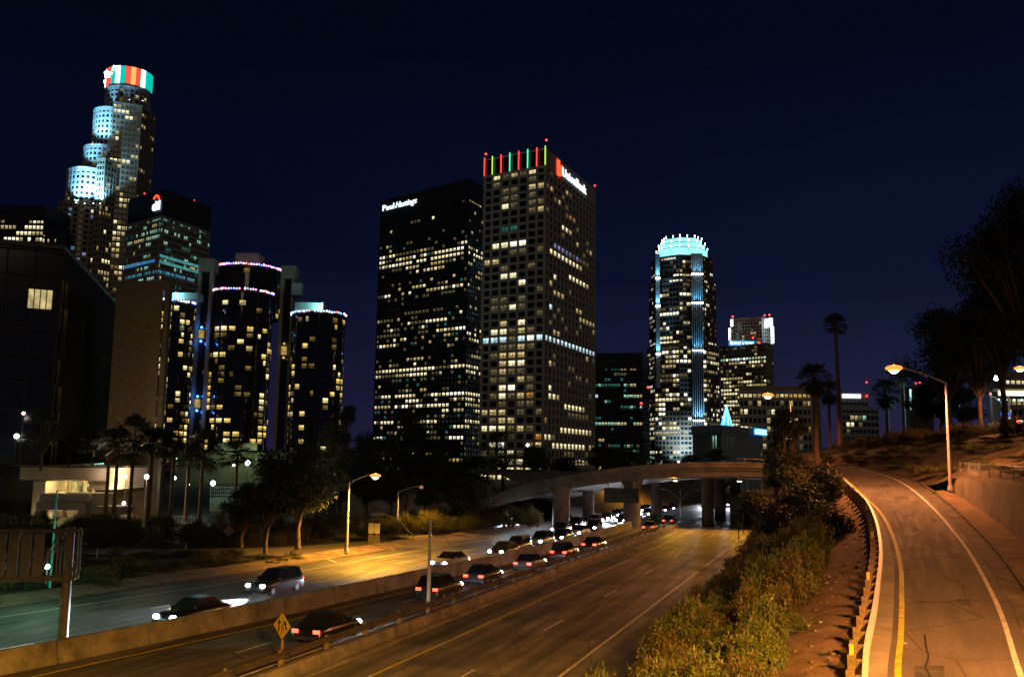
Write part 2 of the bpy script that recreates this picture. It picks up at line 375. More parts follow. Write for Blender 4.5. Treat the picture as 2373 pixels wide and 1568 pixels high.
# ================================================================ THE SETTING: ground and roads
def sheet(name, rows, m, z=0.0, nz=0.0, seed=0, parent=None, kind='structure'):
    """a lofted ground sheet with a little unevenness"""
    mb = MB(); rr = random.Random(seed)
    rows = [[(p[0], p[1], p[2] + z + (rr.uniform(-nz, nz) if 0 < j < len(rows) - 1 else 0)) for i, p in enumerate(r)] for j, r in enumerate(rows)]
    mb.loft(rows)
    o = mb.build(name, m, parent)
    if parent is None: tag(o, kind=kind)
    return o
g = MB(); g.quad((-4000, -600, -0.12), (4000, -600, -0.12), (4000, 5000, -0.12), (-4000, 5000, -0.12))
tag(g.build('ground', GROUND), kind='structure')

# --- near carriageway: a road of concrete slabs, each slab its own piece
road = empty('collector_road', W(-16, 60, 0)); tag(road, kind='structure')
b = MB(); b.loft([[W(-22.2, t, -0.05) for t in range(-10, 250, 10)], [W(-9.2, t, -0.05) for t in range(-10, 250, 10)]])
o = b.build('roadbed', JOINT); o.parent = road; o.location = tuple(-c for c in road.location)
SL = 4.6
lanes = [(-22.1, -19.9), (-19.88, -16.02), (-16.0, -12.02), (-12.0, -9.3)]
for li, (s0, s1) in enumerate(lanes):
    wd = s1 - s0; me = None
    for k in range(34):
        t0 = 4 + k * SL
        if me is None or k % 7 == 0:
            b = MB(); b.box((0, 0, 0), (SL - 0.03, wd - 0.02, 0.3)); me = b.mesh('slab', SLAB)
        p = W((s0 + s1) / 2, t0 + SL / 2, -0.15 - R.uniform(0, 0.006))
        o = link('slab', me, road, tuple(p[i] - road.location[i] for i in range(3)), (0, 0, ROAD_ANG))
def stripe(parent, s, t0, t1, wd, m, name, z=0.006, fn=W):
    b = MB(); n = max(2, int((t1 - t0) / 6) + 1)
    ts = [t0 + (t1 - t0) * i / (n - 1) for i in range(n)]
    b.loft([[fn(s + wd / 2, t, z) for t in ts], [fn(s - wd / 2, t, z) for t in ts]])
    o = b.build(name, m); o.parent = parent; o.location = tuple(-c for c in parent.location); return o
stripe(road, -12.0, 4, 128, 0.15, PAINT_W, 'edge_line')
stripe(road, -19.75, 4, 150, 0.15, PAINT_Y, 'edge_line')
for k in range(12): stripe(road, -16.0, 8 + k * 14.6, 12 + k * 14.6, 0.13, PAINT_W, 'lane_dash')
# dark gutter strip at the foot of the barrier
b = MB()
for k in range(30): b.box(W(-22.45, 6 + k * 5 + 2.5, -0.02), (4.96, 0.5, 0.16), ROAD_ANG)
o = b.build('gutter', WALL_CONCRETE); o.parent = road; o.location = tuple(-c for c in road.location)

# --- main freeway, its wall line bends slightly away from the collector road
WALL = [(-36.6, 14), (-35.3, 28), (-33.9, 38), (-32.4, 50), (-31.1, 67), (-29.6, 84), (-28.9, 100), (-28.7, 118), (-28.9, 137), (-29.3, 159), (-29.0, 185), (-27.0, 215), (-22.0, 250)]
WALL3 = smooth_line([W(s, t, 0) for s, t in WALL], 60)
freeway = empty('freeway', W(-30, 70, 0)); tag(freeway, kind='structure')
def sub(o, par):
    o.parent = par; o.location = tuple(o.location[i] - par.location[i] for i in range(3)); return o
LEFT = smooth_line([W(-52, 12, 0), W(-50.0, 40, 0), W(-48.2, 54, 0), W(-46.5, 68, 0), W(-45.5, 85, 0), W(-44.5, 100, 0), W(-42.5, 118, 0), W(-40.5, 140, 0), W(-40.0, 165, 0), W(-39, 190, 0), W(-36, 220, 0), W(-30, 255, 0)], 60)
BARR = [W(-23.4, 3 + i * 4, 0) for i in range(60)]
sub(ribbon(lift(WALL3, -0.01), lift(LEFT, -0.01)).build('carriageway', ASPHALT), freeway)
sub(ribbon(lift(resample(BARR, 60), -0.01), lift(WALL3, -0.013)).build('carriageway', ASPHALT), freeway)
def along(line, off0, off1, z, mname, m, dash=None):
    a = lift(offset_line(line, off0), z); c = lift(offset_line(line, off1), z)
    if not dash: return sub(ribbon(a, c).build(mname, m), freeway)
    A = resample(a, 241); C_ = resample(c, 241); L = sum(math.dist(A[i], A[i + 1]) for i in range(240)); st = L / 240
    k = 0; on, off = dash; d = 6.0
    while d + on < L:
        i0 = int(d / st); i1 = max(i0 + 1, int((d + on) / st))
        sub(ribbon(A[i0:i1 + 1], C_[i0:i1 + 1]).build(mname, m), freeway); d += on + off
along(LEFT, 3.0, 3.15, 0.0, 'edge_line', PAINT_W)
along(WALL3, -1.0, -1.15, 0.0, 'edge_line', PAINT_Y)
along(WALL3, 1.6, 1.75, 0.0, 'edge_line', PAINT_Y)
along(WALL3, -4.7, -4.83, 0.0, 'lane_dash', PAINT_W, (3.6, 11))
along(WALL3, -8.4, -8.53, 0.0, 'lane_dash', PAINT_W, (3.6, 11))
b = [W(-24.9, 10 + i * 3, 0.0) for i in range(48)]
sub(ribbon(offset_line(b, .075), offset_line(b, -.075)).build('edge_line', PAINT_W), freeway)
for k in range(11): sub(ribbon([W(-28.4 + k * .18, 22 + k * 9.0, 0), W(-28.36 + k * .18, 25 + k * 9.0, 0)], [W(-28.54 + k * .18, 22 + k * 9.0, 0), W(-28.5 + k * .18, 25 + k * 9.0, 0)]).build('lane_dash', PAINT_W), freeway)

# --- off-ramp that joins from the left, with its wide lit gore
OFF_N = smooth_line([(-90, 92.0, 0.05), (-62, 91.5, 0.04), (-40, 91.0, 0.03), (-27, 91.8, 0.02), (-19, 92.6, 0.01), (-14.5, 97.5, 0.0), (-9, 107, 0), (-2, 119, 0), (6, 135, 0)], 40)
OFF_F = smooth_line([(-90, 98.2, 0.05), (-62, 97.6, 0.04), (-40, 97.2, 0.03), (-27, 99.2, 0.02), (-21, 104, 0.01), (-15, 113, 0.0), (-8.5, 124, 0), (0, 137, 0), (6.5, 149, 0)], 40)
offramp = ribbon(lift(OFF_N, 0.012), lift(OFF_F, 0.012)).build('off_ramp', RAMP_ASPHALT); tag(offramp, kind='structure')
for off, mm, nm in ((0.5, PAINT_W, 'edge_line'), (-0.45, PAINT_W, 'edge_line')):
    ln = OFF_N if off < 0 else offset_line(OFF_F, off)
    ln = offset_line(OFF_N, -0.5) if off < 0 else ln
    ribbon(lift(ln, 0.02)[18:], lift(offset_line(ln, 0.14), 0.02)[18:]).build(nm, mm, offramp)
for (s, t) in ((-46.0, 79), (-46.5, 92), (-46, 104)):      # short oblique strokes painted across the shoulder
    p, q = W(s, t, 0.03), W(s + 2.2, t - 2.0, 0.03)
    ribbon([p, q], [(p[0] + .16, p[1] + .16, .03), (q[0] + .16, q[1] + .16, .03)]).build('chevron_stroke', PAINT_W, offramp)

# --- the ramp on the right climbing the bank
def ramp_z(Y): return 3 + 0.08 * (Y - 28.6)
RG, RB = 0.08, 3 - 0.08 * 28.6
def on_ramp(x, y, dz=0.0):
    d = ray(x, y); Y = (RB + dz - EYE) / (d[2] - RG); return (d[0] * Y, Y, EYE + d[2] * Y)
YEL = [(2080.5, 1568), (2088, 1470), (2089.6, 1379), (2086, 1306), (2066, 1233.5), (2037, 1182.5), (2002, 1150), (1960, 1110)]
WHI = [(2366.5, 1568), (2324.5, 1434), (2292, 1361), (2251.7, 1288), (2215, 1237), (2168, 1182.5), (2120.6, 1138.8), (2080.4, 1113), (2036.7, 1097)]
def ez(p): return (p[0], p[1], min(ramp_z(p[1]), 9.45))
yel = [(5.5, 14, ramp_z(14)), (9.0, 22, ramp_z(22))] + [on_ramp(*p) for p in YEL] + [ez((34.8, 100, 0)), ez((35.2, 107, 0)), ez((35.0, 114, 0)), ez((34.3, 122, 0))]
whi = [(8.5, 14, ramp_z(14)), (12.6, 22, ramp_z(22))] + [on_ramp(*p) for p in WHI] + [ez((39.4, 104, 0)), ez((39.9, 112, 0)), ez((39.7, 119, 0)), ez((38.6, 127, 0))]
YELL = smooth_line(yel, 70); WHIL = smooth_line(whi, 70)
def roff(line, d): return [ez((p[0], p[1], 0)) for p in offset_line(line, d)]
YELL = roff(YELL, 0); WHIL = roff(WHIL, 0)
SHO = roff(YELL, -1.3); GUT = roff(WHIL, 0.55)
ramp = ribbon(SHO, GUT).build('ramp', RAMP_ASPHALT); tag(ramp, kind='structure')
ribbon(lift(roff(YELL, -0.10), .012), lift(roff(YELL, 0.10), .012)).build('edge_line', PAINT_Y, ramp)
ribbon(lift(roff(WHIL, -0.09), .012), lift(roff(WHIL, 0.09), .012)).build('edge_line', PAINT_W, ramp)
GUTC = mat('dirty_gutter', (0.10, 0.082, 0.062), 0.9, 0.55, 0.8, 0.5, bscale=9)
# concrete shoulder strip beside the yellow line, and the cracked concrete gutter with its kerb on the right
SHC = mat('shoulder_concrete', (0.24, 0.215, 0.17), 0.85, 0.3, 0.6, 0.3, bscale=12)
ribbon(lift(SHO, .010), lift(roff(YELL, -0.3), .008)).build('shoulder', SHC, ramp)
ga, gb = resample(roff(WHIL, 0.5), 41), resample(roff(WHIL, 1.35), 41)
for i in range(40):
    f = 0.012
    A_, B_, C_, D_ = [tuple(np.array(p) * (1 - f) + np.array(q) * f) for p, q in ((ga[i], ga[i + 1]), (gb[i], gb[i + 1]), (gb[i + 1], gb[i]), (ga[i + 1], ga[i]))]
    m_ = MB(); dz = R.uniform(0.015, 0.035)
    lo = [(p[0], p[1], p[2] - .1) for p in (A_, D_, C_, B_)]; hi = [(p[0], p[1], p[2] + dz) for p in (A_, D_, C_, B_)]
    m_.add(lo + hi, [(0, 1, 2, 3), (7, 6, 5, 4), (0, 4, 5, 1), (1, 5, 6, 2), (2, 6, 7, 3), (3, 7, 4, 0)])
    m_.build('gutter_slab', GUTC, ramp)
kerb_i = roff(WHIL, 1.38); kerb_o = roff(WHIL, 1.6)
m_ = MB(); m_.loft([lift(kerb_i, 0.0), lift(kerb_i, 0.14), lift(kerb_o, 0.15), lift(kerb_o, -.2)], smooth=False); m_.build('kerb', GUTC, ramp)

# tar patches and poured crack seals on the ramp
TAR = mat('tar_seal', (0.03, 0.028, 0.026), .95, .4, 3, spec=.1)
PATCH = mat('asphalt_patch', (0.055, 0.05, 0.045), .8, .4, 2, .3, bscale=30)
rp = random.Random(31)
def on_lane(f, g):
    i = min(68, f * 69); k = int(i); q = i - k
    a = [YELL[k][n] * (1 - q) + YELL[k + 1][n] * q for n in range(3)]; c = [WHIL[k][n] * (1 - q) + WHIL[k + 1][n] * q for n in range(3)]
    return [a[n] * (1 - g) + c[n] * g for n in range(3)]
for k in range(7):
    f0, g0 = .14 + k * .085 + rp.uniform(0, .03), rp.uniform(.08, .6); df, dg = rp.uniform(.01, .035), rp.uniform(.12, .3)
    rows_ = [[tuple(on_lane(f0 + df * u_, g0 + dg * v_ + rp.uniform(-.01, .01))) for u_ in (0, .25, .5, .75, 1)] for v_ in (0, 1)]
    m_ = MB(); m_.loft([lift(r_, .005) for r_ in rows_]); m_.build('tar_patch', PATCH, ramp)
for k in range(5):
    f, g = .12 + k * .11 + rp.uniform(0, .02), rp.uniform(0, .3); across = k % 3 != 0; pts_ = []
    for s_ in range(9):
        pts_.append(tuple(on_lane(f, g))); f += rp.uniform(-.003, .003) + (0 if across else .009); g += (rp.uniform(.05, .11) if across else rp.uniform(-.03, .03)); g = min(g, .97)
    m_ = MB(); m_.loft([lift(offset_line(pts_, -.03), .009), lift(offset_line(pts_, .03), .009)]); m_.build('crack_seal', TAR, ramp)
# --- bank between the collector road and the ramp
RAILB = offset_line(YELL, -2.1)
rows = []
N_B = 90
foot = resample([W(-9.3, -2, -.02), W(-9.3, 60, -.02), W(-9.4, 100, -.02), W(-9.8, 118, -.02), W(-10.0, 124, -.02)], N_B)
top = lift(resample(SHO, N_B), -0.03)
for j in range(9):
    f = j / 8; h = f * f * (3 - 2 * f)
    rows.append([(foot[i][0] + (top[i][0] - foot[i][0]) * f, foot[i][1] + (top[i][1] - foot[i][1]) * f, foot[i][2] + (top[i][2] - foot[i][2]) * (0.55 * f + .45 * h)) for i in range(N_B)])
tag(sheet('slope', rows, DIRT, 0, 0.10, 3), kind='structure')
BANK = rows
def bank_pt(u, v):
    """u along the bank 0..1, v from the road 0 to the ramp 1"""
    i = min(N_B - 2, int(u * (N_B - 1))); fi = u * (N_B - 1) - i; j = min(7, int(v * 8)); fj = v * 8 - j
    a = [BANK[j][i][k] * (1 - fi) + BANK[j][i + 1][k] * fi for k in range(3)]; c = [BANK[j + 1][i][k] * (1 - fi) + BANK[j + 1][i + 1][k] * fi for k in range(3)]
    return tuple(a[k] * (1 - fj) + c[k] * fj for k in range(3))

# --- verge, retaining wall and hillside on the right of the ramp
WBASE = smooth_line([(15, 14, ramp_z(14) + .5), (20, 30, ramp_z(30) + .35), on_ramp(2373, 1259, .15), on_ramp(2262, 1175, .15), on_ramp(2207, 1139, .15)], 40)
WTOP = [(p[0], p[1], 8.35 + 0.012 * max(0, p[1] - 54)) for p in WBASE]
edge = roff(WHIL, 1.55)
k_end = min(range(70), key=lambda i: math.dist(edge[i][:2], WBASE[-1][:2]))
e2 = resample(edge[:k_end + 1], 40)
mid = [tuple((np.array(e2[i]) * .5 + np.array(WBASE[i]) * .5 + np.array((0, 0, .12))).tolist()) for i in range(40)]
sheet('verge', [lift(e2, .1), mid, WBASE], DIRT, 0, 0.06, 5)
wall = MB(); wo = [(p[0] + .35, p[1] + .1, p[2]) for p in WTOP]
wall.loft([lift(WBASE, -.3), WTOP, wo, lift(wo, -1.0)], smooth=False)
e = WBASE[-1]; wall.add([(e[0], e[1], e[2] - .3), (e[0] + .35, e[1] + .1, e[2] - .3), wo[-1], WTOP[-1]], [(0, 1, 2, 3)])
wall_o = wall.build('retaining_wall', WALL_CONCRETE); tag(wall_o, 'weathered concrete retaining wall holding the grassy hill beside the ramp', 'wall')
row0 = WTOP[::2] + lift(edge[k_end + 2::4], .13)
NH = 44
def rs(p): return resample(p, NH)
r0 = rs(row0)
r1 = rs([(22, 14, 9.2), (30, 36, 9.6), (39, 54, 10.2), (44, 72, 11.2), (46.5, 90, 11.3), (46.5, 102, 11.2), (45, 116, 11.0), (43, 125, 10.7), (40, 131, 10.2), (37, 135, 9.8)])
r2 = rs([(40, 12, 11), (50, 40, 12.6), (56, 62, 13.4), (58, 82, 13.7), (59, 98, 13.6), (57, 113, 13.3), (53, 128, 12.4), (48, 135, 11.9), (43, 140, 11.2), (38, 143, 10.0)])
r3 = rs([(80, 10, 15), (95, 50, 17), (98, 90, 17), (96, 120, 16.6), (92, 142, 16.2), (78, 158, 15.2), (66, 165, 13.4), (57, 170, 12.6), (49, 172, 11.4), (42, 172, 9.5)])
r4 = rs([(300, 0, 15), (300, 80, 16), (300, 160, 15.5), (280, 230, 14), (230, 300, 12), (150, 300, 10), (85, 250, 8), (52, 215, 6), (40, 190, 2.5), (36, 175, -.3)])
hr = [r0]
for ra_, rb_ in ((r0, r1), (r1, r2), (r2, r3), (r3, r4)):
    for q in (0.34, 0.67, 1.0): hr.append([tuple(ra_[i][k] * (1 - q) + rb_[i][k] * q for k in range(3)) for i in range(NH)])
sheet('hillside', hr, DRYGRASS, 0, 0.16, 9)

# --- far embankment beyond the overpass and low ground on the left
fe = [(34, 172, -.05), (42, 190, -.05), (52, 206, -.05), (66, 222, -.05), (86, 236, -.05)]
# lit slope on the far left of the freeway beyond the bridge
e0 = resample([W(-40.5, 150, -.03), W(-40.2, 168, -.03), W(-39.2, 192, -.03), W(-36.2, 222, -.03), W(-30, 256, -.03)], 20)
e1 = [(p[0] - 6, p[1] + 3, 3.6) for p in e0]; e2_ = [(p[0] - 13, p[1] + 7, 7.2) for p in e0]; e3 = [(p[0] - 60, p[1] + 30, 7.0) for p in e0]
sheet('embankment', [e0, e1, e2_, e3], DIRT, 0, 0.12, 12)
fx = resample([W(-20, 196, -.03), W(-14, 230, -.03), W(-4, 262, -.03), W(10, 300, -.03)], 16)
sheet('embankment', [fx, [(p[0] + 8, p[1] - 2, 4.5) for p in fx], [(p[0] + 30, p[1] - 5, 9) for p in fx]], DIRT, 0, 0.12, 13)
# planted ground left of the freeway
lf = resample(LEFT, 40)
sheet('planted_ground', [lift(lf, .02), [(p[0] - 2.5, p[1] + 1, .35) for p in lf], [(p[0] - 30, p[1] + 12, .12) for p in lf], [(p[0] - 90, p[1] + 25, -.05) for p in lf]][:2], DIRT, 0, .05, 15)

# ================================================================ barriers, wall, guard rails
# concrete wall between the two halves of the freeway
wallA = empty('median_wall', WALL3[20], 'long pale concrete wall dividing the two halves of the freeway', 'wall')
def barrier_panels(line, prof, root, m, name, gap=0.012):
    """one concrete panel per span of the line, from a cross-section of (offset, height)"""
    for i in range(len(line) - 1):
        a, c = np.array(line[i]), np.array(line[i + 1]); a2 = a + (c - a) * gap; c2 = c - (c - a) * gap
        tx, ty = c[0] - a[0], c[1] - a[1]; l = math.hypot(tx, ty); nx, ny = ty / l, -tx / l
        vs = []
        for p in (a2, c2):
            for o_, z_ in prof: vs.append((p[0] + nx * o_ - root.location[0], p[1] + ny * o_ - root.location[1], p[2] + z_ - root.location[2]))
        k = len(prof); fs = [(j, j + k, (j + 1) % k + k, (j + 1) % k) for j in range(k)] + [tuple(range(k)), tuple(range(k, 2 * k))[::-1]]
        mb = MB(); mb.add(vs, fs); mb.build(name, m, root)
PROF_W = [(-0.32, -.05), (-0.30, 0.1), (-0.16, 0.35), (-0.12, 1.0), (0.12, 1.0), (0.16, 0.35), (0.30, 0.1), (0.32, -.05)]
barrier_panels(resample(WALL3, 46), PROF_W, wallA, CONCRETE, 'panel')

# low barrier between freeway and collector road
low = empty('low_barrier', W(-22.95, 60, 0), 'low concrete barrier under the steel guard rail beside the slab road', 'barrier')
PROF_L = [(-0.25, -.1), (-0.22, 0.52), (0.12, 0.55), (0.28, 0.22), (0.30, -.1)]
barrier_panels([W(-22.95, 4 + i * 6.1, 0) for i in range(26)], PROF_L, low, CONCRETE, 'panel')

W_PROF = [(-.02, .0), (.06, .035), (.06, .09), (-.01, .135), (-.01, .175), (.06, .22), (.06, .275), (-.02, .31)]
def w_beam(line, side, root, m, z, name='beam'):
    """corrugated steel beam along a line"""
    prof = [(o * side, h) for o, h in W_PROF]; prof = prof + [(o - .012 * side, h) for o, h in prof[::-1]]
    k = len(prof)
    for q in range(0, len(line) - 1, 4):
        seg = line[q:q + 5]; rows = []
        for i, p in enumerate(seg):
            gi = q + i; a = line[max(0, gi - 1)]; c = line[min(len(line) - 1, gi + 1)]
            tx, ty = c[0] - a[0], c[1] - a[1]; l = math.hypot(tx, ty); nx, ny = ty / l, -tx / l
            rows.append([(p[0] + nx * o - root.location[0], p[1] + ny * o - root.location[1], p[2] + z + h - root.location[2]) for o, h in prof + prof[:1]])
        mb = MB(); mb.loft(rows, smooth=False); mb.build(name, m, root)
W_PROF0 = W_PROF
rail1 = empty('guard_rail', W(-23.75, 60, 0), 'dark steel guard rail on block posts along the freeway median', 'guard rail')
L1 = [W(-23.62, 5 + i * 2.0, 0) for i in range(74)]
w_beam(L1, 1, rail1, RUST, 0.62)
b = MB(); b.box((0, 0, .45), (.2, .2, .9)); b.box((0, 0.0, .0), (.3, .3, .05)); pm = b.mesh('post', WOOD)
bb = MB(); bb.box((0, 0, 0), (.2, .32, .36)); bm_ = bb.mesh('block', DARK_METAL)
for k in range(37):
    p = W(-23.9, 5.5 + k * 4.0, 0); q = W(-23.68, 5.5 + k * 4.0, .76)
    o = link('post', pm, rail1, tuple(p[i] - rail1.location[i] for i in range(3)), (0, 0, ROAD_ANG))
    link('block', bm_, o, (0, -.17, .72)) if False else link('block', bm_, rail1, tuple(q[i] - rail1.location[i] for i in range(3)), (0, 0, ROAD_ANG))

# guard rail on the ramp: corrugated beam on chunky timber posts and blocks
rail2 = empty('guard_rail', YELL[30], 'pale curved steel guard rail on timber posts along the ramp', 'guard rail')
RL = resample([p for p in offset_line(YELL, -0.92)], 61)
BRIGHT = mat('bright_steel', (0.62, 0.6, 0.56), 0.5, 0.15, 4, metal=0.25)
W_PROF = [(o * 1.8, h * 1.1) for o, h in W_PROF0]; w_beam(RL, 1, rail2, BRIGHT, 0.46)
fl = MB(); rows = []
RP = resample(offset_line(YELL, -1.27), 66)
b = MB(); b.box((0, 0, .12), (.22, .24, 1.55)); post_me = b.mesh('post', WOOD)
b = MB(); b.box((0, 0, 0), (.22, .24, .42)); block_me = b.mesh('block', WOOD)
b = MB(); b.box((0, 0, 0), (.26, .03, .34)); refl_me = b.mesh('reflector', PAINT_Y)
for i in range(1, 65):
    p = RP[i]; a, c = RP[i - 1], RP[i + 1]; an = math.atan2(c[1] - a[1], c[0] - a[0])
    L0 = rail2.location
    po = link('post', post_me, rail2, (p[0] - L0[0], p[1] - L0[1], p[2] - L0[2]), (0, 0, an + R.uniform(-.05, .05)))
    nx, ny = math.sin(an), -math.cos(an)
    link('block', block_me, po, (0.0, -0.25, .56))
    if i % 7 == 2:
        mb = MB(); mb.box((0, 0, .95), (.12, .12, .5)); mb.build('marker', mat('marker_yellow', (.7, .5, .1), .5) if i == 2 else bpy.data.materials['marker_yellow'], po)
# far end stub of rail at the top of the ramp
rail3 = empty('guard_rail', (43, 124, 9.2), 'short far guard rail with flared end at the top of the ramp', 'guard rail')
pts = resample([aty(1893, 1085, 124), aty(1925, 1084, 124), aty(1950, 1085.5, 123), aty(1962, 1086, 121)], 13)
w_beam(pts, -1, rail3, BRIGHT, 0.45)
for p in pts[::2]: link('post', post_me, rail3, (p[0] - 43, p[1] + .15 - 124, p[2] - 9.2), (0, 0, -.3))

# road studs on the ramp
b = MB(); b.add([(-.06, -.06, 0), (.06, -.06, 0), (.06, .06, 0), (-.06, .06, 0), (-.035, -.03, .025), (.035, -.03, .025), (.035, .03, .025), (-.035, .03, .025)], [(4, 5, 6, 7), (0, 1, 5, 4), (1, 2, 6, 5), (2, 3, 7, 6), (3, 0, 4, 7)])
stud_me = b.mesh('road_stud', PAINT_W)
where = ['nearest the camera', 'second from the camera', 'third from the camera', 'farthest up the ramp']
for k, (x, y) in enumerate(((2098, 1490), (2093.5, 1399), (2088, 1334), (2076, 1289))):
    p = on_ramp(x, y); o = link('road_stud', stud_me, None, (p[0], p[1], p[2] + .005), (0, 0, 1.2))
    tag(o, 'white raised road stud beside the yellow line, ' + where[k], 'road stud', 'road studs on the ramp')

# chain-link fence on the hill above the wall
fence = empty('chain_link_fence', (36, 66, 8.6), 'low grey chain link fence on steel posts above the retaining wall', 'fence')
fl_ = resample([(p[0] + .9, p[1] + .25, p[2]) for p in WTOP[8:]], 14)
b = MB(); b.tube((0, 0, -.3), (0, 0, 1.25), .035); b.ball((0, 0, 1.26), .045, 6, 4); fp = b.mesh('post', STEEL)
for p in fl_: link('post', fp, fence, (p[0] - 36, p[1] - 66, p[2] - 8.6))
for i in range(13):
    a, c = fl_[i], fl_[i + 1]; mb = MB()
    rel = lambda p, z: (p[0] - 36, p[1] - 66, p[2] - 8.6 + z)
    mb.tube(rel(a, 1.2), rel(c, 1.2), .018, n=5)
    n_ = 14
    for k in range(n_ + 4):
        f0 = (k - 4) / n_; f1 = k / n_
        def at(f): f = min(1, max(0, f)); return [a[q] + (c[q] - a[q]) * f for q in range(3)]
        mb.tube(rel(at(f0), .08), rel(at(f1), 1.15), .006, n=3, cap=False); mb.tube(rel(at(f1), .08), rel(at(f0), 1.15), .006, n=3, cap=False)
    mb.build('mesh_panel', STEEL, fence)

# ================================================================ overpass
over = empty('overpass', (20, 148, 0), 'curved concrete road overpass on round topped piers across the freeway', 'bridge')
NEAR = smooth_line([aty(1900, 1079, 131), aty(1790, 1071, 134), aty(1640, 1070, 136), aty(1500, 1076.5, 137), aty(1380, 1090, 139), aty(1290, 1106, 142), aty(1200, 1127, 146), aty(1150, 1143, 149), aty(1060, 1178, 153)], 46)
NEAR = [(p[0], p[1], p[2]) for p in NEAR]
FAR = [(p[0] + 9, p[1] + 27, p[2] + .15) for p in NEAR]
def relo(line): return [(p[0] - 20, p[1] - 148, p[2]) for p in line]
def up_(line, dz, dy=0): return [(p[0], p[1] + dy, p[2] + dz) for p in line]
n_, f_ = relo(NEAR), relo(FAR)
mb = MB(); mb.loft([up_(n_, -0.95, .35), up_(f_, -0.95, -.35)]); mb.build('deck', ASPHALT, over)
mb = MB(); mb.loft([up_(n_, -2.35, 2.2), up_(n_, -2.55, 9), up_(f_, -2.55, -9), up_(f_, -2.35, -2.2)]); mb.build('soffit', BRIDGE_CONCRETE, over)
for i in range(0, 45, 3):          # parapet panels and fascia, near side
    j = min(45, i + 3); seg = n_[i:j + 1]
    sg = [tuple(np.array(seg[0]) * .994 + np.array(seg[-1]) * .006)] + seg[1:-1] + [tuple(np.array(seg[-1]) * .994 + np.array(seg[0]) * .006)]
    mb = MB(); mb.loft([up_(sg, -0.96, .32), up_(sg, 0.0, .3), up_(sg, 0.0, .02), up_(sg, -.86, 0), up_(sg, -.9, .12), up_(sg, -1.25, .14), up_(sg, -1.25, .34)], smooth=False); mb.build('parapet_panel', BRIDGE_CONCRETE, over)
mb = MB(); mb.loft([up_(n_, -1.26, .25), up_(n_, -2.1, .32), up_(n_, -2.36, 2.3)], smooth=False); mb.build('fascia', BRIDGE_CONCRETE, over)
mb = MB(); mb.loft([up_(f_, -2.36, -2.2), up_(f_, -1.2, 0), up_(f_, 0, 0), up_(f_, 0, -.3), up_(f_, -.96, -.3)], smooth=False); mb.build('fascia', BRIDGE_CONCRETE, over)
mb = MB(); k0 = 0
mb.tube((n_[0][0], n_[0][1] + .1, n_[0][2] + .5), (n_[9][0], n_[9][1] + .1, n_[9][2] + .5), .04); 
for i in range(0, 10, 2): mb.tube((n_[i][0], n_[i][1] + .1, n_[i][2] - .1), (n_[i][0], n_[i][1] + .1, n_[i][2] + .5), .045)
mb.build('handrail', STEEL, over)
def soffit_z(x, y):
    i = min(range(46), key=lambda q: abs(NEAR[q][0] + (y - 148) * .33 - x)); return NEAR[i][2] - 2.3
for px, py, zz in ((1300, 1220, 0), (1465, 1222, 0), (1363, 1203, 0), (1521, 1203, 0), (1640, 1196, 1.3), (1669, 1188, 1.3), (1704, 1181, 1.3), (1176, 1200, 0)):
    p = atz(px, py, zz); zt = soffit_z(p[0], p[1]) - .1
    mb = MB(); rx, ry = (1.25, .85) if px in (1300, 1465) else (.95, .75)
    if px == 1176: zt = 3.3
    rows = []
    for z_, f in ((-.4, 1.0), (zt - 1.2, 1.0), (zt - .8, 1.04), (zt - .35, 1.25), (zt + .15, 1.5)):
        rows.append([(p[0] - 20 + rx * f * math.cos(2 * math.pi * k / 16), p[1] - 148 + ry * f * math.sin(2 * math.pi * k / 16), z_) for k in range(17)])
    mb.loft(rows[::-1]); mb.build('pier', BRIDGE_CONCRETE, over)
# hanging freeway sign under the near edge, seen dark
sg = empty('overhead_sign', aty(1440, 1147, 136.2), 'large dark overhead sign panel hung under the bridge edge', 'sign')
mb = MB(); mb.box((0, 0, 0), (5.0, .12, 2.1)); mb.build('panel', SIGN_G, sg)
mb = MB()
for q in (-1.9, 0, 1.9): mb.tube((q, .2, -1.1), (q, .2, 1.9), .06, n=6)
mb.build('bracket', STEEL, sg)
mb = MB(); rr = random.Random(4)
for zr, h_, x0, x1 in ((.62, .42, -2.1, -.3), (-.02, .3, -2.1, 1.3), (-.62, .3, -2.1, 1.9)):
    x = x0
    while x < x1:
        ww = h_ * rr.uniform(.45, .8); mb.box((x + ww / 2, -.07, zr), (ww * .8, .02, h_)); x += ww + (.25 if rr.random() < .2 else .04)
mb.build('legend', mat('dull_legend', (.05, .05, .045), .7), sg)
for (x_, y_) in ((24.5, 139.0), (33.5, 137.0)):      # luminaires added under the near deck edge to brighten the road before it
    zl = soffit_z(x_, y_) - .35; mb = MB(); mb.box((x_ - 20, y_ - 148, zl), (.7, .4, .22)); mb.build('added_soffit_lamp', DARK_METAL, over)
    mb = MB(); mb.box((x_ - 20, y_ - 148.05, zl - .14), (.5, .3, .06)); mb.build('lens', SODIUM, over)
    lamp('SPOT', (x_, y_ - .1, zl - .3), 5200, SODIUM_Y, over, .2, (x_ - 3, y_ - 9, 0), math.radians(130), .7)
# far abutment slab wall beneath the bridge end
mb = MB(); mb.box((0, 0, 0), (9, 1.2, 6)); ab = mb.build('abutment', WALL_CONCRETE, over, (aty(1762, 1150, 150)[0] - 20, 3, 1.6))
mb = MB(); mb.box((0, 0, 0), (22, 1.5, 5)); mb.build('abutment', WALL_CONCRETE, over, (-37, 14, 1.2))

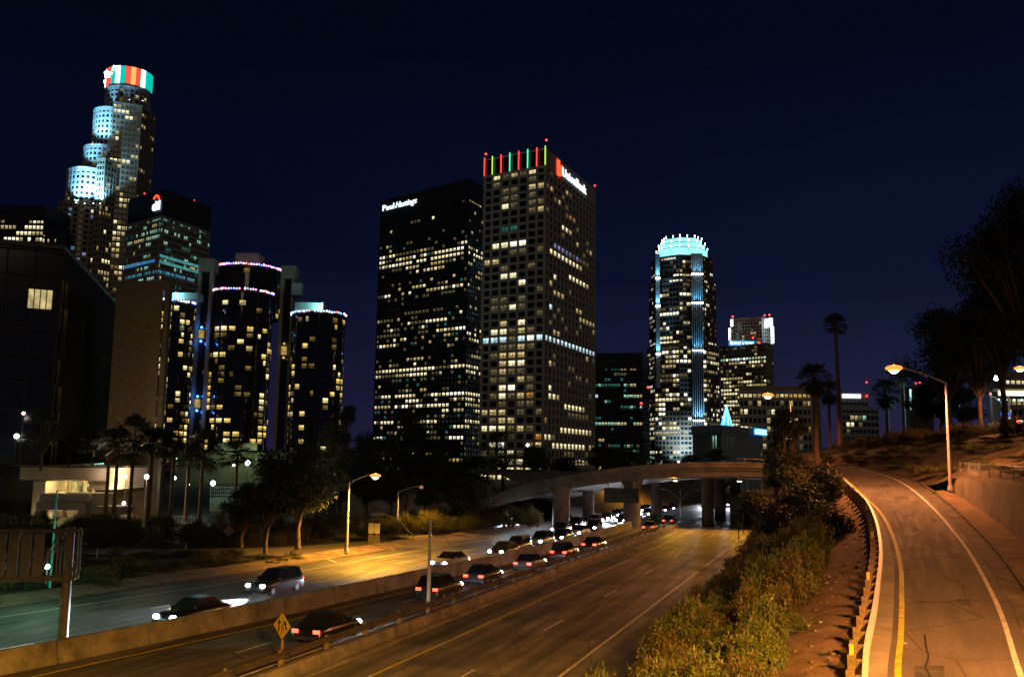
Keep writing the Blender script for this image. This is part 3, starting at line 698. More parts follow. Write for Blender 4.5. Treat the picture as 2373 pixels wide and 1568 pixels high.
# ================================================================ TOWERS
_cube = {}
def cube_mesh(key):
    if key not in _cube:
        b = MB(); b.box((0, 0, 0), (1, 1, 1)); _cube[key] = box_uv(b.mesh('window', LIT[key]))
    return _cube[key]
def roof_poly(pts, z):
    """roof corners seen in the photo, left / near / right, to a four-cornered footprint (counter-clockwise)"""
    P = [np.array(atz(x, y, z)[:2]) for x, y in pts]
    return [tuple(P[0]), tuple(P[1]), tuple(P[2]), tuple(P[0] + P[2] - P[1])]
def runs(rr, n, p, keys, mean=3.0, junk=0.05, junk_keys='dl'):
    """one floor of offices: runs of lit rooms between dark ones"""
    row = []
    while len(row) < n:
        k = max(1, int(rr.expovariate(1 / mean) + .6))
        on = rr.random() < p; ch = rr.choice(keys)
        for _ in range(k):
            if on: row.append(ch if rr.random() < .72 else rr.choice(keys + '.'))
            else: row.append(rr.choice(junk_keys) if rr.random() < junk else '.')
    return row[:n]

def facade(root, a, c, z0, z1, floors, bays, wallm, lit, pier=0.2, span=0.35, rec=0.5, pool=None, piers=True, spans=True, inset=0.0, pmat=None, wide_piers=None, bars='parts'):
    """one face of a tower from a to c (outside on the right of a->c); the windows go into pool"""
    L0 = root.location
    a = np.array(a, float); c = np.array(c, float); d = c - a; L = float(np.hypot(*d)); d /= L; nrm = np.array([d[1], -d[0]])
    ang = math.atan2(d[1], d[0]); bw = L / bays; fh = (z1 - z0) / floors; pw = bw * pier; sh = fh * span
    P = lambda u, o, z: (a[0] + d[0] * u + nrm[0] * o - L0[0], a[1] + d[1] * u + nrm[1] * o - L0[1], z - L0[2])
    if piers:
        if bars == 'parts':
            mb = MB(); mb.box((0, 0, 0), (1, 1, 1)); me = mb.mesh('pier', pmat or wallm)
            for i in range(bays + 1):
                u = min(max(i * bw, pw / 2 + .01), L - pw / 2 - .01)
                link('pier', me, root, P(u, -rec / 2 + .02, (z0 + z1) / 2), (0, 0, ang), (pw, rec + .04, z1 - z0))
        else:
            mb = MB()
            for i in range(bays + 1):
                u = min(max(i * bw, pw / 2 + .01), L - pw / 2 - .01); mb.box(P(u, -rec / 2 + .02, (z0 + z1) / 2), (pw, rec + .04, z1 - z0), ang)
            tag(mb.build('pier', pmat or wallm, root), kind='stuff')
    if spans:
        if bars == 'parts':
            mb = MB(); mb.box((0, 0, 0), (1, 1, 1)); me = mb.mesh('spandrel', wallm)
            for j in range(floors + 1):
                z = min(max(z0 + j * fh, z0 + sh / 2), z1 - sh / 2)
                link('spandrel', me, root, P(L / 2, -rec / 2 - .02, z), (0, 0, ang), (L - .04, rec - .04, sh))
        else:
            mb = MB()
            for j in range(floors + 1):
                z = min(max(z0 + j * fh, z0 + sh / 2), z1 - sh / 2); mb.box(P(L / 2, -rec / 2 - .02, z), (L - .04, rec - .04, sh), ang)
            tag(mb.build('spandrel', wallm, root), kind='stuff')
    for j in range(floors):
        row = lit(j, floors) if lit else None
        if row is None: continue
        for i in range(min(bays, len(row))):
            k = row[i]
            if k == ' ': continue
            zc = z1 - (j + .5) * fh
            pool.append((P((i + .5) * bw, -rec + .06, zc), (bw - pw - .02, .12, fh - sh - .02), ang, k))
def finish(root, pool, limit=300, floor_keys=None):
    cx, cy = root.location[0], root.location[1]
    pool.sort(key=lambda w: (w[3] == '.', -(w[1][0] * w[1][2])))
    for loc, sc, an, k in pool[:limit]: link('window', cube_mesh(k), root, loc, (0, 0, an), sc)
    rest = pool[limit:]
    if rest:
        keys = sorted({w[3] for w in rest}); mb = MB()
        for loc, sc, an, k in rest: mb.box(loc, sc, an, keys.index(k))
        o = mb.build('window', [LIT[k] for k in keys], root); box_uv(o.data); tag(o, kind='stuff')
def core(root, poly, z0, z1, inset, m=None, name='core', top=None):
    P = [np.array(p) for p in poly]; c = sum(P) / len(P); n = len(P); Q = []
    for i in range(n):
        e0 = P[i] - P[i - 1]; e1 = P[(i + 1) % n] - P[i]
        n0 = np.array([e0[1], -e0[0]]) / np.hypot(*e0); n1 = np.array([e1[1], -e1[0]]) / np.hypot(*e1)
        b = n0 + n1; b /= max(.3, (1 + float(n0 @ n1))); Q.append(P[i] - b * inset)
    mb = MB(); mb.prism([(q[0] - root.location[0], q[1] - root.location[1]) for q in Q], z0 - root.location[2], z1 - root.location[2], 0, 1)
    return mb.build(name, [m or GLASS, top or DARK_METAL], root)
def roof_ring(root, poly, z0, z1, m, name='parapet', out=0.0):
    L0 = root.location; c = sum(np.array(p) for p in poly) / len(poly)
    Q = [tuple(np.array(p) + (np.array(p) - c) / np.linalg.norm(np.array(p) - c) * out) for p in poly]
    mb = MB(); mb.prism([(q[0] - L0[0], q[1] - L0[1]) for q in Q], z0 - L0[2], z1 - L0[2]); return mb.build(name, m, root)
def beacon(root, p, r=0.5):
    mb = MB(); mb.tube((0, 0, -1.6), (0, 0, 0), .12, n=5, mi=1); mb.ball((0, 0, .3), r, 8, 5, 0)
    return mb.build('beacon', [BEACON, DARK_METAL], root, tuple(p[i] - root.location[i] for i in range(3)))
def centre(poly, z=0.0): return (sum(p[0] for p in poly) / len(poly), sum(p[1] for p in poly) / len(poly), z)

# ---------------------------------------------------------------- the beige bank tower in the middle
Z = 150.0
poly = roof_poly([(1122, 370), (1266, 342), (1381, 440)], Z)
t = empty('bank_tower', centre(poly), 'beige gridded bank tower with red and green light strips along its roof', 'skyscraper')
core(t, poly, 0, Z - .5, 0.72); roof_ring(t, poly, Z - .5, Z, BEIGE, out=-.1)
LEFT_ROWS = """.LdldL.
.d...d.
..dd.ll
..dd.d.
..Ld.dd
.....dl
.......
..gg...
.......
.LLWW..
...dd.d
ll.....
..d..d.
..LL...
....L..
......d
.dd.d..
.ddLd..
......d
..l.L..
.LLdld.
bbbdbWb
..ddld.
.dlll..
..lLL..
.dldd..
.dd.ld.
..LW.d.
.dLdlo.
..d.dd.
lll.d.d
.dll...
LLLdld.
..dd..o
.LW..dl
ddLLd..
..LLL..""".split('\n')
RIGHT_ROWS = {0: '.d............', 1: '.....ld.......', 2: 'dl..d.........', 3: '..dl.d........', 4: '.....doo......', 5: 'd.......d.....', 6: '....LLl....d..', 7: '....d...l..dl.', 8: '..........d...',
              9: '..pppppdpddd..', 10: '.LLLLLLLLl....', 11: '..............', 12: '......LLLLLl..', 13: '..L...........', 14: '.l....d.......', 15: '..lll.........', 16: '........ll....', 17: '.b.d.....lllll', 18: '..d.d....d...l', 19: '.d...d..d.....', 20: '..ll..........', 21: 'bbbbbbbbbbbbbb',
              22: '...........l.d', 23: '..d...........', 24: '.ld...dd......', 25: '........dd.d..', 26: '......d.......', 27: '.L..........d.', 28: '.LLl..........', 29: '.....LLLLLl...', 30: '......dddddd..', 31: 'o.............', 32: '....LLLLLLLLl.', 33: 'LLd...........', 34: '..LLLLLLLLL.ll', 35: '.....ddd...d..', 36: '......LLLLLl..', 37: '.d...d........', 38: '.LLLLLLLLLll..'}
pool = []; rr = random.Random(5)
NF = 39; FH = (Z - 9.0) / NF
def lr(j, n): return LEFT_ROWS[j] if j < len(LEFT_ROWS) else ''.join(runs(rr, 7, .45, 'Ll', 2, .15))
def rrw(j, n): return RIGHT_ROWS.get(j, '.' * 14)
facade(t, poly[0], poly[1], 0, Z - 8.0, NF, 7, BEIGE, lr, .24, .34, .7, pool)
facade(t, poly[1], poly[2], 0, Z - 8, NF, 14, BEIGE, rrw, .26, .36, .7, pool)
facade(t, poly[2], poly[3], 0, Z - 8, 13, 4, BEIGE, None, .24, .34, .7, pool); facade(t, poly[3], poly[0], 0, Z - 8, 13, 6, BEIGE, None, .24, .34, .7, pool)
finish(t, pool)
def face_panel(t, a, c, z0, z1, th, m, name, u0=0.0, u1=1.0, out=0.0):
    a = np.array(a); c = np.array(c); d = (c - a); L = float(np.hypot(*d)); d /= L; nr = np.array([d[1], -d[0]])
    p = a + d * L * (u0 + u1) / 2 + nr * (out - th / 2); L0 = t.location
    mb = MB(); mb.box((0, 0, 0), (L * (u1 - u0) - .06, th, z1 - z0)); return mb.build(name, m, t, (p[0] - L0[0], p[1] - L0[1], (z0 + z1) / 2 - L0[2]), math.atan2(d[1], d[0]))
face_panel(t, poly[1], poly[2], Z - 8.0, Z - .55, .6, BEIGE, 'sign_band')
face_panel(t, poly[0], poly[1], Z - 7.9, Z - .55, .5, BROWN_STONE, 'louvre_band', out=-.9)
a, c = np.array(poly[0]), np.array(poly[1]); d = (c - a) / 7; nr = np.array([d[1], -d[0]]) / np.hypot(*d); L0 = t.location
for i in range(8):
    p = a + d * min(max(i, .08), 6.92) + nr * .25
    mb = MB(); mb.box((0, 0, 0), (.36, .4, 8.8)); mb.build('light_strip', RED_L if i % 2 == 0 and i < 7 else (LIME_L if i in (1, 7) else GREEN_L), t, (p[0] - L0[0], p[1] - L0[1], Z - 3.6), math.atan2(d[1], d[0]))
beacon(t, (poly[1][0], poly[1][1], Z + 3.2)); beacon(t, (poly[0][0] + .8, poly[0][1], Z + 2.4)); beacon(t, (poly[2][0] - .6, poly[2][1], Z + 2.0))
a, c = np.array(poly[1]), np.array(poly[2]); u = (c - a) / np.hypot(*(c - a)); nr = np.array([u[1], -u[0]])
o = a + u * 20.5 + nr * .25
text_mesh('letters', 'UnionBank', 4.3, SIGN_WHITE, t, (o[0], o[1], Z - 7.0), (u[0], u[1], 0), .25, .0, width=34)
# emblem: two leaf shapes side by side
o = a + u * 13.0 + nr * .3
def flat_shape(root, pts, o, u, th, m, name):
    X = Vector((u[0], u[1], 0)); Y = Vector((-u[1], u[0], 0)); O = Vector(o) - Vector(root.location); mb = MB(); n = len(pts)
    vs = [tuple(O + X * x + Vector((0, 0, y)) - Y * th) for x, y in pts] + [tuple(O + X * x + Vector((0, 0, y))) for x, y in pts]
    mb.add(vs, [tuple(range(n)), tuple(range(n, 2 * n))[::-1]] + [(i, i + n, (i + 1) % n + n, (i + 1) % n) for i in range(n)]); return mb.build(name, m, root)
flat_shape(t, [(0, 0.6), (1.2, -.4), (3.1, 0), (3.1, 7.6), (1.6, 7.0), (0, 7.4)], (o[0], o[1], Z - 8.6), u, .3, SIGN_RED, 'emblem')
flat_shape(t, [(3.5, 0.1), (5.4, 0.9), (6.2, 2.2), (6.2, 6.4), (4.9, 5.6), (3.5, 5.4)], (o[0], o[1], Z - 8.8), u, .3, SIGN_RED, 'emblem')

# ---------------------------------------------------------------- the black law-firm tower behind it
Z = 205.0
P = [np.array(atz(x, y, Z)[:2]) for x, y in ((882, 466), (1088, 414), (1119, 433))]
e = P[2] - P[1]; e = e / np.hypot(*e); P[2] = P[1] + e * 44
poly = [tuple(P[0]), tuple(P[1]), tuple(P[2]), tuple(P[0] + P[2] - P[1])]
t = empty('black_tower', centre(poly), 'black stone office tower with white lettering at its top left corner', 'skyscraper')
core(t, poly, 0, Z - 13, .5, GLASS); roof_ring(t, poly, Z - 12.9, Z, BLACK_STONE)
rr = random.Random(21); pool = []; NF = 51; N1, N2 = 25, 11
DENS = {}
for j in range(NF):
    f = j / NF
    DENS[j] = .05 if j < 6 else (.75 if j in (8, 9, 10, 16, 24, 26, 31, 32, 36, 37, 38, 41, 44) else (.0 if j in (13, 18, 19, 28, 45, 46) else .3))
def row_l(j, n):
    q = DENS[j]; return ''.join(runs(rr, N1, q, 'LLlWd' if q > .5 else 'Lld', 4 if q > .5 else 2, .22 if q > 0.1 else .02, 'dddlg'))
def row_r(j, n): return ''.join(runs(rr, N2, DENS[j] * .8, 'LLl', 3, .12, 'ddl'))
facade(t, poly[0], poly[1], 0, Z - 13, NF, N1, BLACK_STONE, row_l, .28, .45, .5, pool)
facade(t, poly[1], poly[2], 0, Z - 13, NF, N2, BLACK_STONE, row_r, .28, .45, .5, pool)
finish(t, pool)
a, c = np.array(poly[0]), np.array(poly[1]); u = (c - a) / np.hypot(*(c - a)); nr = np.array([u[1], -u[0]]); o = a + u * 3.0 + nr * .2
text_mesh('letters', 'Paul', 4.6, SIGN_WHITE, t, (o[0], o[1], Z - 8.4), (u[0], u[1], 0), .3, .0, width=12.8)
o = a + u * 17.4 + nr * .2
text_mesh('letters', 'Hastings', 4.6, SIGN_WHITE, t, (o[0], o[1], Z - 8.4), (u[0], u[1], 0), .3, .0, shear=.3, width=23)

# ---------------------------------------------------------------- the banded bank block on the left with the white and red sign
Z = 185.0
P = [np.array(atz(x, y, Z)[:2]) for x, y in ((298, 463), (378, 437), (491, 480))]
poly = [tuple(P[0]), tuple(P[1]), tuple(P[2]), tuple(P[0] + P[2] - P[1])]
t = empty('banded_tower', centre(poly), 'dark banded office tower with teal lit floors and small white and red sign', 'skyscraper')
core(t, poly, 0, Z - 18, .6, GLASS); roof_ring(t, poly, Z - 17.9, Z, BLACK_STONE, out=-.2)
rr = random.Random(8); pool = []
def band_row(n):
    def f(j, nf):
        if j in (9, 13): return ''.join(rr.choice('ccgc.') for _ in range(n))
        if j in (0, 2): return ''.join(rr.choice('..tt.g') for _ in range(n))
        if j in (22, 30, 31, 34): return ''.join(runs(rr, n, .7, 'tltWb', 5, .1, 'g'))
        if j > 14: return ''.join(runs(rr, n, .22, 'tlg', 2, .05, 'gd'))
        return ''.join(runs(rr, n, .22, 'tgl', 2, .05, 'g'))
    return f
facade(t, poly[0], poly[1], 0, Z - 18, 42, 20, GREY_STONE, band_row(20), .08, .42, .6, pool)
facade(t, poly[1], poly[2], 0, Z - 18, 42, 26, GREY_STONE, band_row(26), .08, .42, .6, pool)
finish(t, pool)
TEAL_W = glow('teal_wash', (0.10, 0.42, 0.42), 0.55, .4, .3); BLUE_W = glow('blue_wash', (0.05, 0.26, 0.55), 0.6, .4, .3)
for (q, z0, m_) in ((1, Z - 50, TEAL_W), (1, Z - 46, TEAL_W), (1, Z - 70, BLUE_W), (0, Z - 49, BLUE_W)):   # lit ceilings of the deep ribbon floors
    face_panel(t, poly[q], poly[q + 1], z0, z0 + 1.9, .3, m_, 'light_ribbon', 0.02, .98 if q else .9, out=.12)
a, c = np.array(poly[1]), np.array(poly[0]); u = (P[1] - P[0]) / np.hypot(*(P[1] - P[0])); nr = np.array([u[1], -u[0]]); o = P[1] - u * 11.5 + nr * .4
text_mesh('letters', 'citi', 6.5, SIGN_WHITE, t, (o[0], o[1], Z - 13.5), (u[0], u[1], 0), .3, .05, width=9.5)
arc = [(4.6 + 4.2 * math.cos(q), 4.4 * math.sin(q)) for q in np.linspace(.25, math.pi - .5, 10)]; arc += [(4.6 + 3.0 * math.cos(q), 3.1 * math.sin(q)) for q in np.linspace(math.pi - .5, .25, 10)]
flat_shape(t, arc[::-1], (o[0], o[1], Z - 7.6), u, .4, SIGN_RED, 'emblem')
beacon(t, (P[2][0] - 10, P[2][1] - 8, Z + 2)); beacon(t, (P[0][0] + 14, P[0][1] - 8, Z + 2))

# ---------------------------------------------------------------- the tallest tower: stepped white cylinder with a lit crown
YT = 690.0; K = YT / F_PX
cx0 = aty(294, 200, YT)[0]
t = empty('crown_tower', (cx0, YT, 0), 'tallest tower, stepped pale cylinder with glowing red and green crown', 'skyscraper')
def zt(y): return aty(290, y, YT - 15)[2]
def ngon(cx, cy, r, n, ph=0.0): return [(cx + r * math.cos(ph + 2 * math.pi * i / n), cy + r * math.sin(ph + 2 * math.pi * i / n)) for i in range(n)]
rr = random.Random(33); pool = []
def stone_drum(cx, cy, r, z0, z1, n, p, keys, m=WHITE_STONE, a0=math.pi, a1=2.15 * math.pi):
    poly = ngon(cx, cy, r, n); core(t, poly, z0, z1 - .5, .45, GLASS); roof_ring(t, poly, z1 - .5, z1 + .6, m, 'cornice', .25)
    nf = max(1, int((z1 - z0) / 4.1))
    for i in range(n):
        aa = (i + .5) * 2 * math.pi / n
        if math.sin(aa) > .25: continue
        facade(t, poly[i], poly[(i + 1) % n], z0, z1 - .6, nf, 1, m, lambda j, q: [rr.choice(keys) if rr.random() < p else '.'], .2, .42, .45, pool, bars='stuff')
CRX = cx0
stone_drum(CRX, YT + 4, 16.8, 0, zt(196), 28, .12, 'lldLk')
stone_drum(CRX - 8.5, YT + 1, 14.8, 0, zt(247), 28, .16, 'lldLk')
stone_drum(CRX - 13.0, YT - 3, 13.8, 0, zt(337), 26, .18, 'lldLk')
stone_drum(CRX - 19.5, YT - 7, 16.4, 0, zt(397), 28, .24, 'lldLk')
stone_drum(CRX - 21.5, YT - 9, 17.7, 0, zt(476), 28, .14, 'lLkcp', BROWN_STONE)
# square shaft on the right
sq = [(CRX - 2.5, YT - 16.0), (CRX + 16.5, YT - 8), (CRX + 18.6, YT + 14), (CRX - 6, YT + 14)]
core(t, sq, 0, zt(238), .5, GLASS); roof_ring(t, sq, zt(238), zt(236), BROWN_STONE, 'cornice', .2)
facade(t, sq[0], sq[1], 0, zt(238), 64, 7, BROWN_STONE, lambda j, q: runs(rr, 7, .3, 'lLlk', 1.6, .08), .3, .36, .5, pool, bars='stuff')
facade(t, sq[1], sq[2], 0, zt(238), 64, 6, BROWN_STONE, lambda j, q: runs(rr, 6, .1, 'lk', 1.5, .05), .3, .36, .5, pool, bars='stuff')
sq2 = [(CRX - 8, YT - 23), (CRX - 1, YT - 25), (CRX + 4, YT - 15), (CRX - 9, YT - 13)]
core(t, sq2, 0, zt(378), .5, GLASS); roof_ring(t, sq2, zt(378), zt(375), BROWN_STONE, 'cornice', .2)
facade(t, sq2[0], sq2[1], 0, zt(378), 52, 3, BROWN_STONE, lambda j, q: runs(rr, 3, .18, 'lLk', 1.3, .05), .3, .36, .5, pool, bars='stuff')
facade(t, sq2[1], sq2[2], 0, zt(378), 52, 4, BROWN_STONE, lambda j, q: runs(rr, 4, .18, 'lLk', 1.3, .05), .3, .36, .5, pool, bars='stuff')
finish(t, pool)
# crown
zc0, zc1 = zt(190), zt(150)
mb = MB(); mb.prism([(p[0] - t.location[0], p[1] - t.location[1]) for p in ngon(CRX, YT + 4, 15.9, 28)], zt(197), zc1 - 1.5); mb.build('crown_core', DARK_METAL, t)
CR_T = glow('crown_teal', (0.0, 0.62, 0.48), 0.95, sample=True); CR_R = glow('crown_red', (1.0, 0.09, 0.04), 0.95, sample=True); CR_W = glow('crown_white', (0.75, 1.0, 0.95), 4.0, sample=True); CR_O = glow('crown_orange', (1.0, 0.28, 0.06), 2.0)
nP = 28
for i in range(nP):
    aa = 2 * math.pi * (i + .5) / nP
    if math.sin(aa) > .3: continue
    seq = {14: CR_R, 15: CR_T, 16: CR_W, 17: CR_R, 18: CR_R, 19: CR_T, 20: CR_W, 21: CR_T, 22: CR_R, 23: CR_O, 24: CR_R, 25: CR_W, 26: CR_T, 27: CR_T, 13: CR_R, 0: CR_T, 12: CR_T, 1: CR_R}
    m_ = seq.get(i, CR_T); r_ = 17.0
    mb = MB(); mb.box((0, 0, 0), (.35, 2 * r_ * math.sin(math.pi / nP) - .25, zc1 - zc0))
    mb.build('crown_panel', m_, t, (CRX + r_ * math.cos(aa) - t.location[0], YT + 4 + r_ * math.sin(aa) - t.location[1], (zc0 + zc1) / 2), aa)
mb = MB(); rr2 = random.Random(2)
for k in range(16):
    aa = math.pi * (1.05 + .38 * k / 16) ; mb.ball((CRX + 17.6 * math.cos(aa) - t.location[0], YT + 4 + 17.6 * math.sin(aa) - t.location[1], zc0 + (zc1 - zc0) * rr2.uniform(.35, .95)), .85, 6, 4)
mb.build('crown_spotlight', WHITE_BULB, t)
# floodlights on the ledges, washing the pale stone above them
for (px, py, dr, e, z_up) in ((176, 472, 24, 6e5, 60), (196, 474, 24, 8e5, 60), (216, 474, 24, 9e5, 60), (232, 474, 24, 7e5, 60), (212, 338, 19, 5e5, 45), (230, 338, 19, 6e5, 45), (182, 398, 22, 2.5e5, 40), (196, 398, 22, 2.5e5, 40), (300, 234, 22, 2.0e5, 20), (330, 236, 18, 2.0e5, 20)):
    yy = YT - dr - 3.5; p = aty(px, py, yy)
    lamp('SPOT', (p[0], p[1] - 1.5, p[2] + 1.0), e * .24, (0.24, 0.66, 1.0), t, 0.6, (p[0] + .5, p[1] + 5.5, p[2] + 34), math.radians(86), 1.0)
    mb = MB(); mb.box((0, 0, 0), (1.2, .8, .5)); mb.ball((0, .1, .35), .4, 6, 4, 1); mb.build('floodlight', [DARK_METAL, WHITE_BULB], t, (p[0] - t.location[0], p[1] - t.location[1], p[2] + .3))

# ---------------------------------------------------------------- the hotel: mirrored cylinders with golden windows
HOT_R = random.Random(77)
hotel = empty('hotel', (aty(576, 1060, 470)[0], 470, 0), 'hotel of dark mirrored cylinders with golden windows and coloured roof lights', 'hotel')
pool = []
MIRROR = glass('mirror_glass', (0.02, 0.018, 0.014), 0.05); MIRROR.node_tree.nodes['Principled BSDF'].inputs['Specular IOR Level'].default_value = .8
FIN = mat('bronze_mullion', (0.05, 0.042, 0.03), .5, .2, 1, metal=.4)
BULBS = [glow('bulb_' + n, c, s) for n, c, s in (('white', (1, .9, .8), 6), ('blue', (.12, .2, 1), 6), ('red', (1, .1, .12), 5), ('green', (.1, .9, .4), 3), ('pink', (1, .25, .75), 6), ('violet', (.5, .2, 1), 6))]
def cyl(px, Y, rpx, ytop, nb, lights, p, z0=6.0, seed=0, two=False):
    rr = random.Random(seed); c = aty(px, ytop, Y); r = rpx * Y / F_PX; z1 = aty(px, ytop, Y - r)[2]; L0 = hotel.location
    mb = MB(); ring = lambda q, z: [(c[0] + q * math.cos(2 * math.pi * k / 64) - L0[0], c[1] + q * math.sin(2 * math.pi * k / 64) - L0[1], z) for k in range(65)]
    mb.loft([ring(r - .5, z1 - 1.5), ring(r - .5, z0)], smooth=True); mb.build('drum', MIRROR, hotel)
    mb = MB(); mb.prism([(a[0], a[1]) for a in ring(r, 0)[:64]], z1 - 1.5, z1); mb.build('roof', DARK_METAL, hotel)
    nf = int((z1 - z0) / 3.1); fh = (z1 - z0 - 2) / nf
    mb = MB()
    for i in range(nb):
        a = 2 * math.pi * i / nb
        if math.sin(a) < .2: mb.tube((c[0] + (r - .4) * math.cos(a) - L0[0], c[1] + (r - .4) * math.sin(a) - L0[1], z0), (c[0] + (r - .4) * math.cos(a) - L0[0], c[1] + (r - .4) * math.sin(a) - L0[1], z1 - 1.5), .14, n=4)
    for j in range(0, nf + 1):
        pts = ring(r - .42, z0 + j * fh)
        for k in range(31, 64): mb.tube(pts[k], pts[k + 1], .09, n=3, cap=False)
    tag(mb.build('mullion', FIN, hotel), kind='stuff')
    state = {}
    for j in range(nf):
        for i in range(nb):
            a = 2 * math.pi * (i + .5) / nb
            if math.sin(a) > .15: continue
            q = p + (.25 if state.get(i) else 0); on = rr.random() < q; state[i] = on and rr.random() < .7
            if not on: continue
            wd = 2 * r * math.sin(math.pi / nb)
            k = rr.choice('hhhHHkkkl'); n_sub = 2
            hgt = fh * rr.choice((.62, .62, .7)); lo = rr.choice((0, 0, 0, 1))
            for s_ in range(n_sub):
                if lo and s_ == 0: continue
                aa = a + (s_ - .5) * wd * .34 / r
                pool.append(((c[0] + (r - .42) * math.cos(aa) - L0[0], c[1] + (r - .42) * math.sin(aa) - L0[1], z1 - 2 - (j + .5) * fh), (wd * .32, .14, hgt), aa + math.pi / 2, k))
    if lights:
        for kb in range(6):
            mb = MB(); nl = int(2.5 * r)
            for k in range(nl):
                a = math.pi + math.pi * (k + .5) / nl
                if (rr.choice(lights)) == kb or (k * 7 + seed) % 6 == kb and kb in lights:
                    mb.ball((c[0] + (r + .15) * math.cos(a) - L0[0], c[1] + (r + .15) * math.sin(a) - L0[1], z1 + rr.uniform(-.25, .25)), .42, 5, 3)
            if mb.v: tag(mb.build('string_light', BULBS[kb], hotel), kind='stuff')
    return c, r, z1
cyl(576, 475, 78, 610, 26, (0, 4, 5, 2, 1), .05, 80, 1)
cyl(564, 452, 72, 668, 22, (0, 1, 2, 3, 4), .26, 6, 2)
cyl(740, 420, 63, 720, 22, (0, 1, 1, 2, 3), .20, 6, 3)
cyl(398, 432, 56, 694, 22, (0, 1, 1, 5), .30, 6, 4)
finish(hotel, pool, 300)
HCONC = mat('hotel_concrete', (0.30, 0.25, 0.18), .9, .15, .2)
def hbox(x0, x1, y0, y1, Y, dpt, m, name, bot=None):
    a = aty(x0, y0, Y); b = aty(x1, y1, Y); zb = b[2] if bot is None else bot; L0 = hotel.location
    mb = MB(); mb.box((0, 0, 0), (b[0] - a[0], dpt, a[2] - zb)); return mb.build(name, m, hotel, ((a[0] + b[0]) / 2 - L0[0], Y + dpt / 2 - L0[1], (a[2] + zb) / 2))
hbox(546, 598, 586, 640, 462, 10, HCONC, 'roof_block'); hbox(557, 576, 612, 652, 459, 3, GREY_STONE, 'roof_block')
hbox(384, 458, 677, 694, 424, 8, GREY_STONE, 'roof_block'); hbox(684, 748, 700, 722, 418, 8, GREY_STONE, 'roof_block')
for (x0, x1, yt_, yc) in ((461, 495, 598, (775, 935)), (652, 684, 615, (810,))):
    Yb = 440; a = aty(x0, yt_, Yb); b = aty(x1, yt_, Yb); zt_ = a[2]; wd = b[0] - a[0]; L0 = hotel.location; mx = (a[0] + b[0]) / 2
    hbox(x0, x1, yt_, yt_ + 30, Yb - 1, 8, HCONC, 'shaft_head')
    for sx in (-1, 1):
        mb = MB(); mb.box((0, 0, 0), (1.5, 3.5, zt_ - 6)); mb.build('shaft_pier', HCONC, hotel, (mx + sx * (wd / 2 - .75) - L0[0], Yb + 2 - L0[1], zt_ / 2))
    mb = MB(); mb.box((0, 0, 0), (wd - 3, 1.5, zt_ - 6)); mb.build('shaft', MIRROR, hotel, (mx - L0[0], Yb + 3 - L0[1], zt_ / 2))
    for y in yc:
        z = aty(480, y, Yb)[2]
        mb = MB(); mb.tube((0, 0, -2.0), (0, 0, 2.0), 1.3, n=10); mb.tube((0, 0, 2.0), (0, 0, 3.0), 1.3, .5, n=10, mi=2); mb.tube((0, 0, -3.0), (0, 0, -2.0), .5, 1.3, n=10, mi=2)
        mb.ball((0, -.2, 3.3), .62, 8, 5, 1); mb.ball((0, -.2, -3.3), .62, 8, 5, 1)
        mb.build('lift_cabin', [LIT['h'], glow('blue_lamp', (.05, .25, 1), 7) if x0 < 500 else LIT['H'], DARK_METAL], hotel, (mx - L0[0], Yb - .6 - L0[1], z))
        if x0 < 500: lamp('POINT', (mx, Yb - 2.4, z + 4.0), 700, (.05, .2, 1), hotel, .4); lamp('POINT', (mx, Yb - 2.4, z - 4.0), 700, (.05, .2, 1), hotel, .4)
hbox(676, 698, 655, 684, 438, 5, GREY_STONE, 'roof_block')
# added point lights without fixtures, tinting the two roof blocks teal
lamp('POINT', (aty(404, 680, 421)[0], 421, aty(404, 682, 421)[2]), 3000, (.3, .9, 1), hotel, .5); lamp('POINT', (aty(744, 704, 414)[0], 414, aty(744, 706, 414)[2]), 6000, (.3, .9, .9), hotel, .5)
# podium with its lit concrete parapet
pod = empty('hotel_podium', (aty(560, 1060, 330)[0], 330, 0), 'low concrete hotel podium with lit ribbed parapet behind the palms', 'building')
PODC = mat('podium_concrete', (0.2, 0.2, 0.15), .9, .2, .3)
def pbox(x0, x1, y0, y1, Y, dpt, m, name, bot=None, root=pod):
    a = aty(x0, y0, Y); b = aty(x1, y1, Y); zb = b[2] if bot is None else bot; L0 = root.location
    mb = MB(); mb.box((0, 0, 0), (b[0] - a[0], dpt, a[2] - zb)); return mb.build(name, m, root, ((a[0] + b[0]) / 2 - L0[0], Y + dpt / 2 - L0[1], (a[2] + zb) / 2 - L0[2]))
pbox(400, 720, 1044, 1100, 332, 40, PODC, 'block', 0)
for i in range(6): pbox(505 + i * 15.3, 519 + i * 15.3, 1026, 1043, 330, 1.2, PODC, 'parapet_panel')
for i in range(4): pbox(672 + i * 14, 685 + i * 14, 1038, 1060, 330, 1.2, PODC, 'parapet_panel')
for x in (521, 584, 700): lamp('POINT', aty(x, 1049, 326), 700, (.75, 1.0, .5), pod, .3)
for x in (560, 440): lamp('POINT', aty(x, 1075, 318), 300, (.4, 1.0, .75), pod, .3)

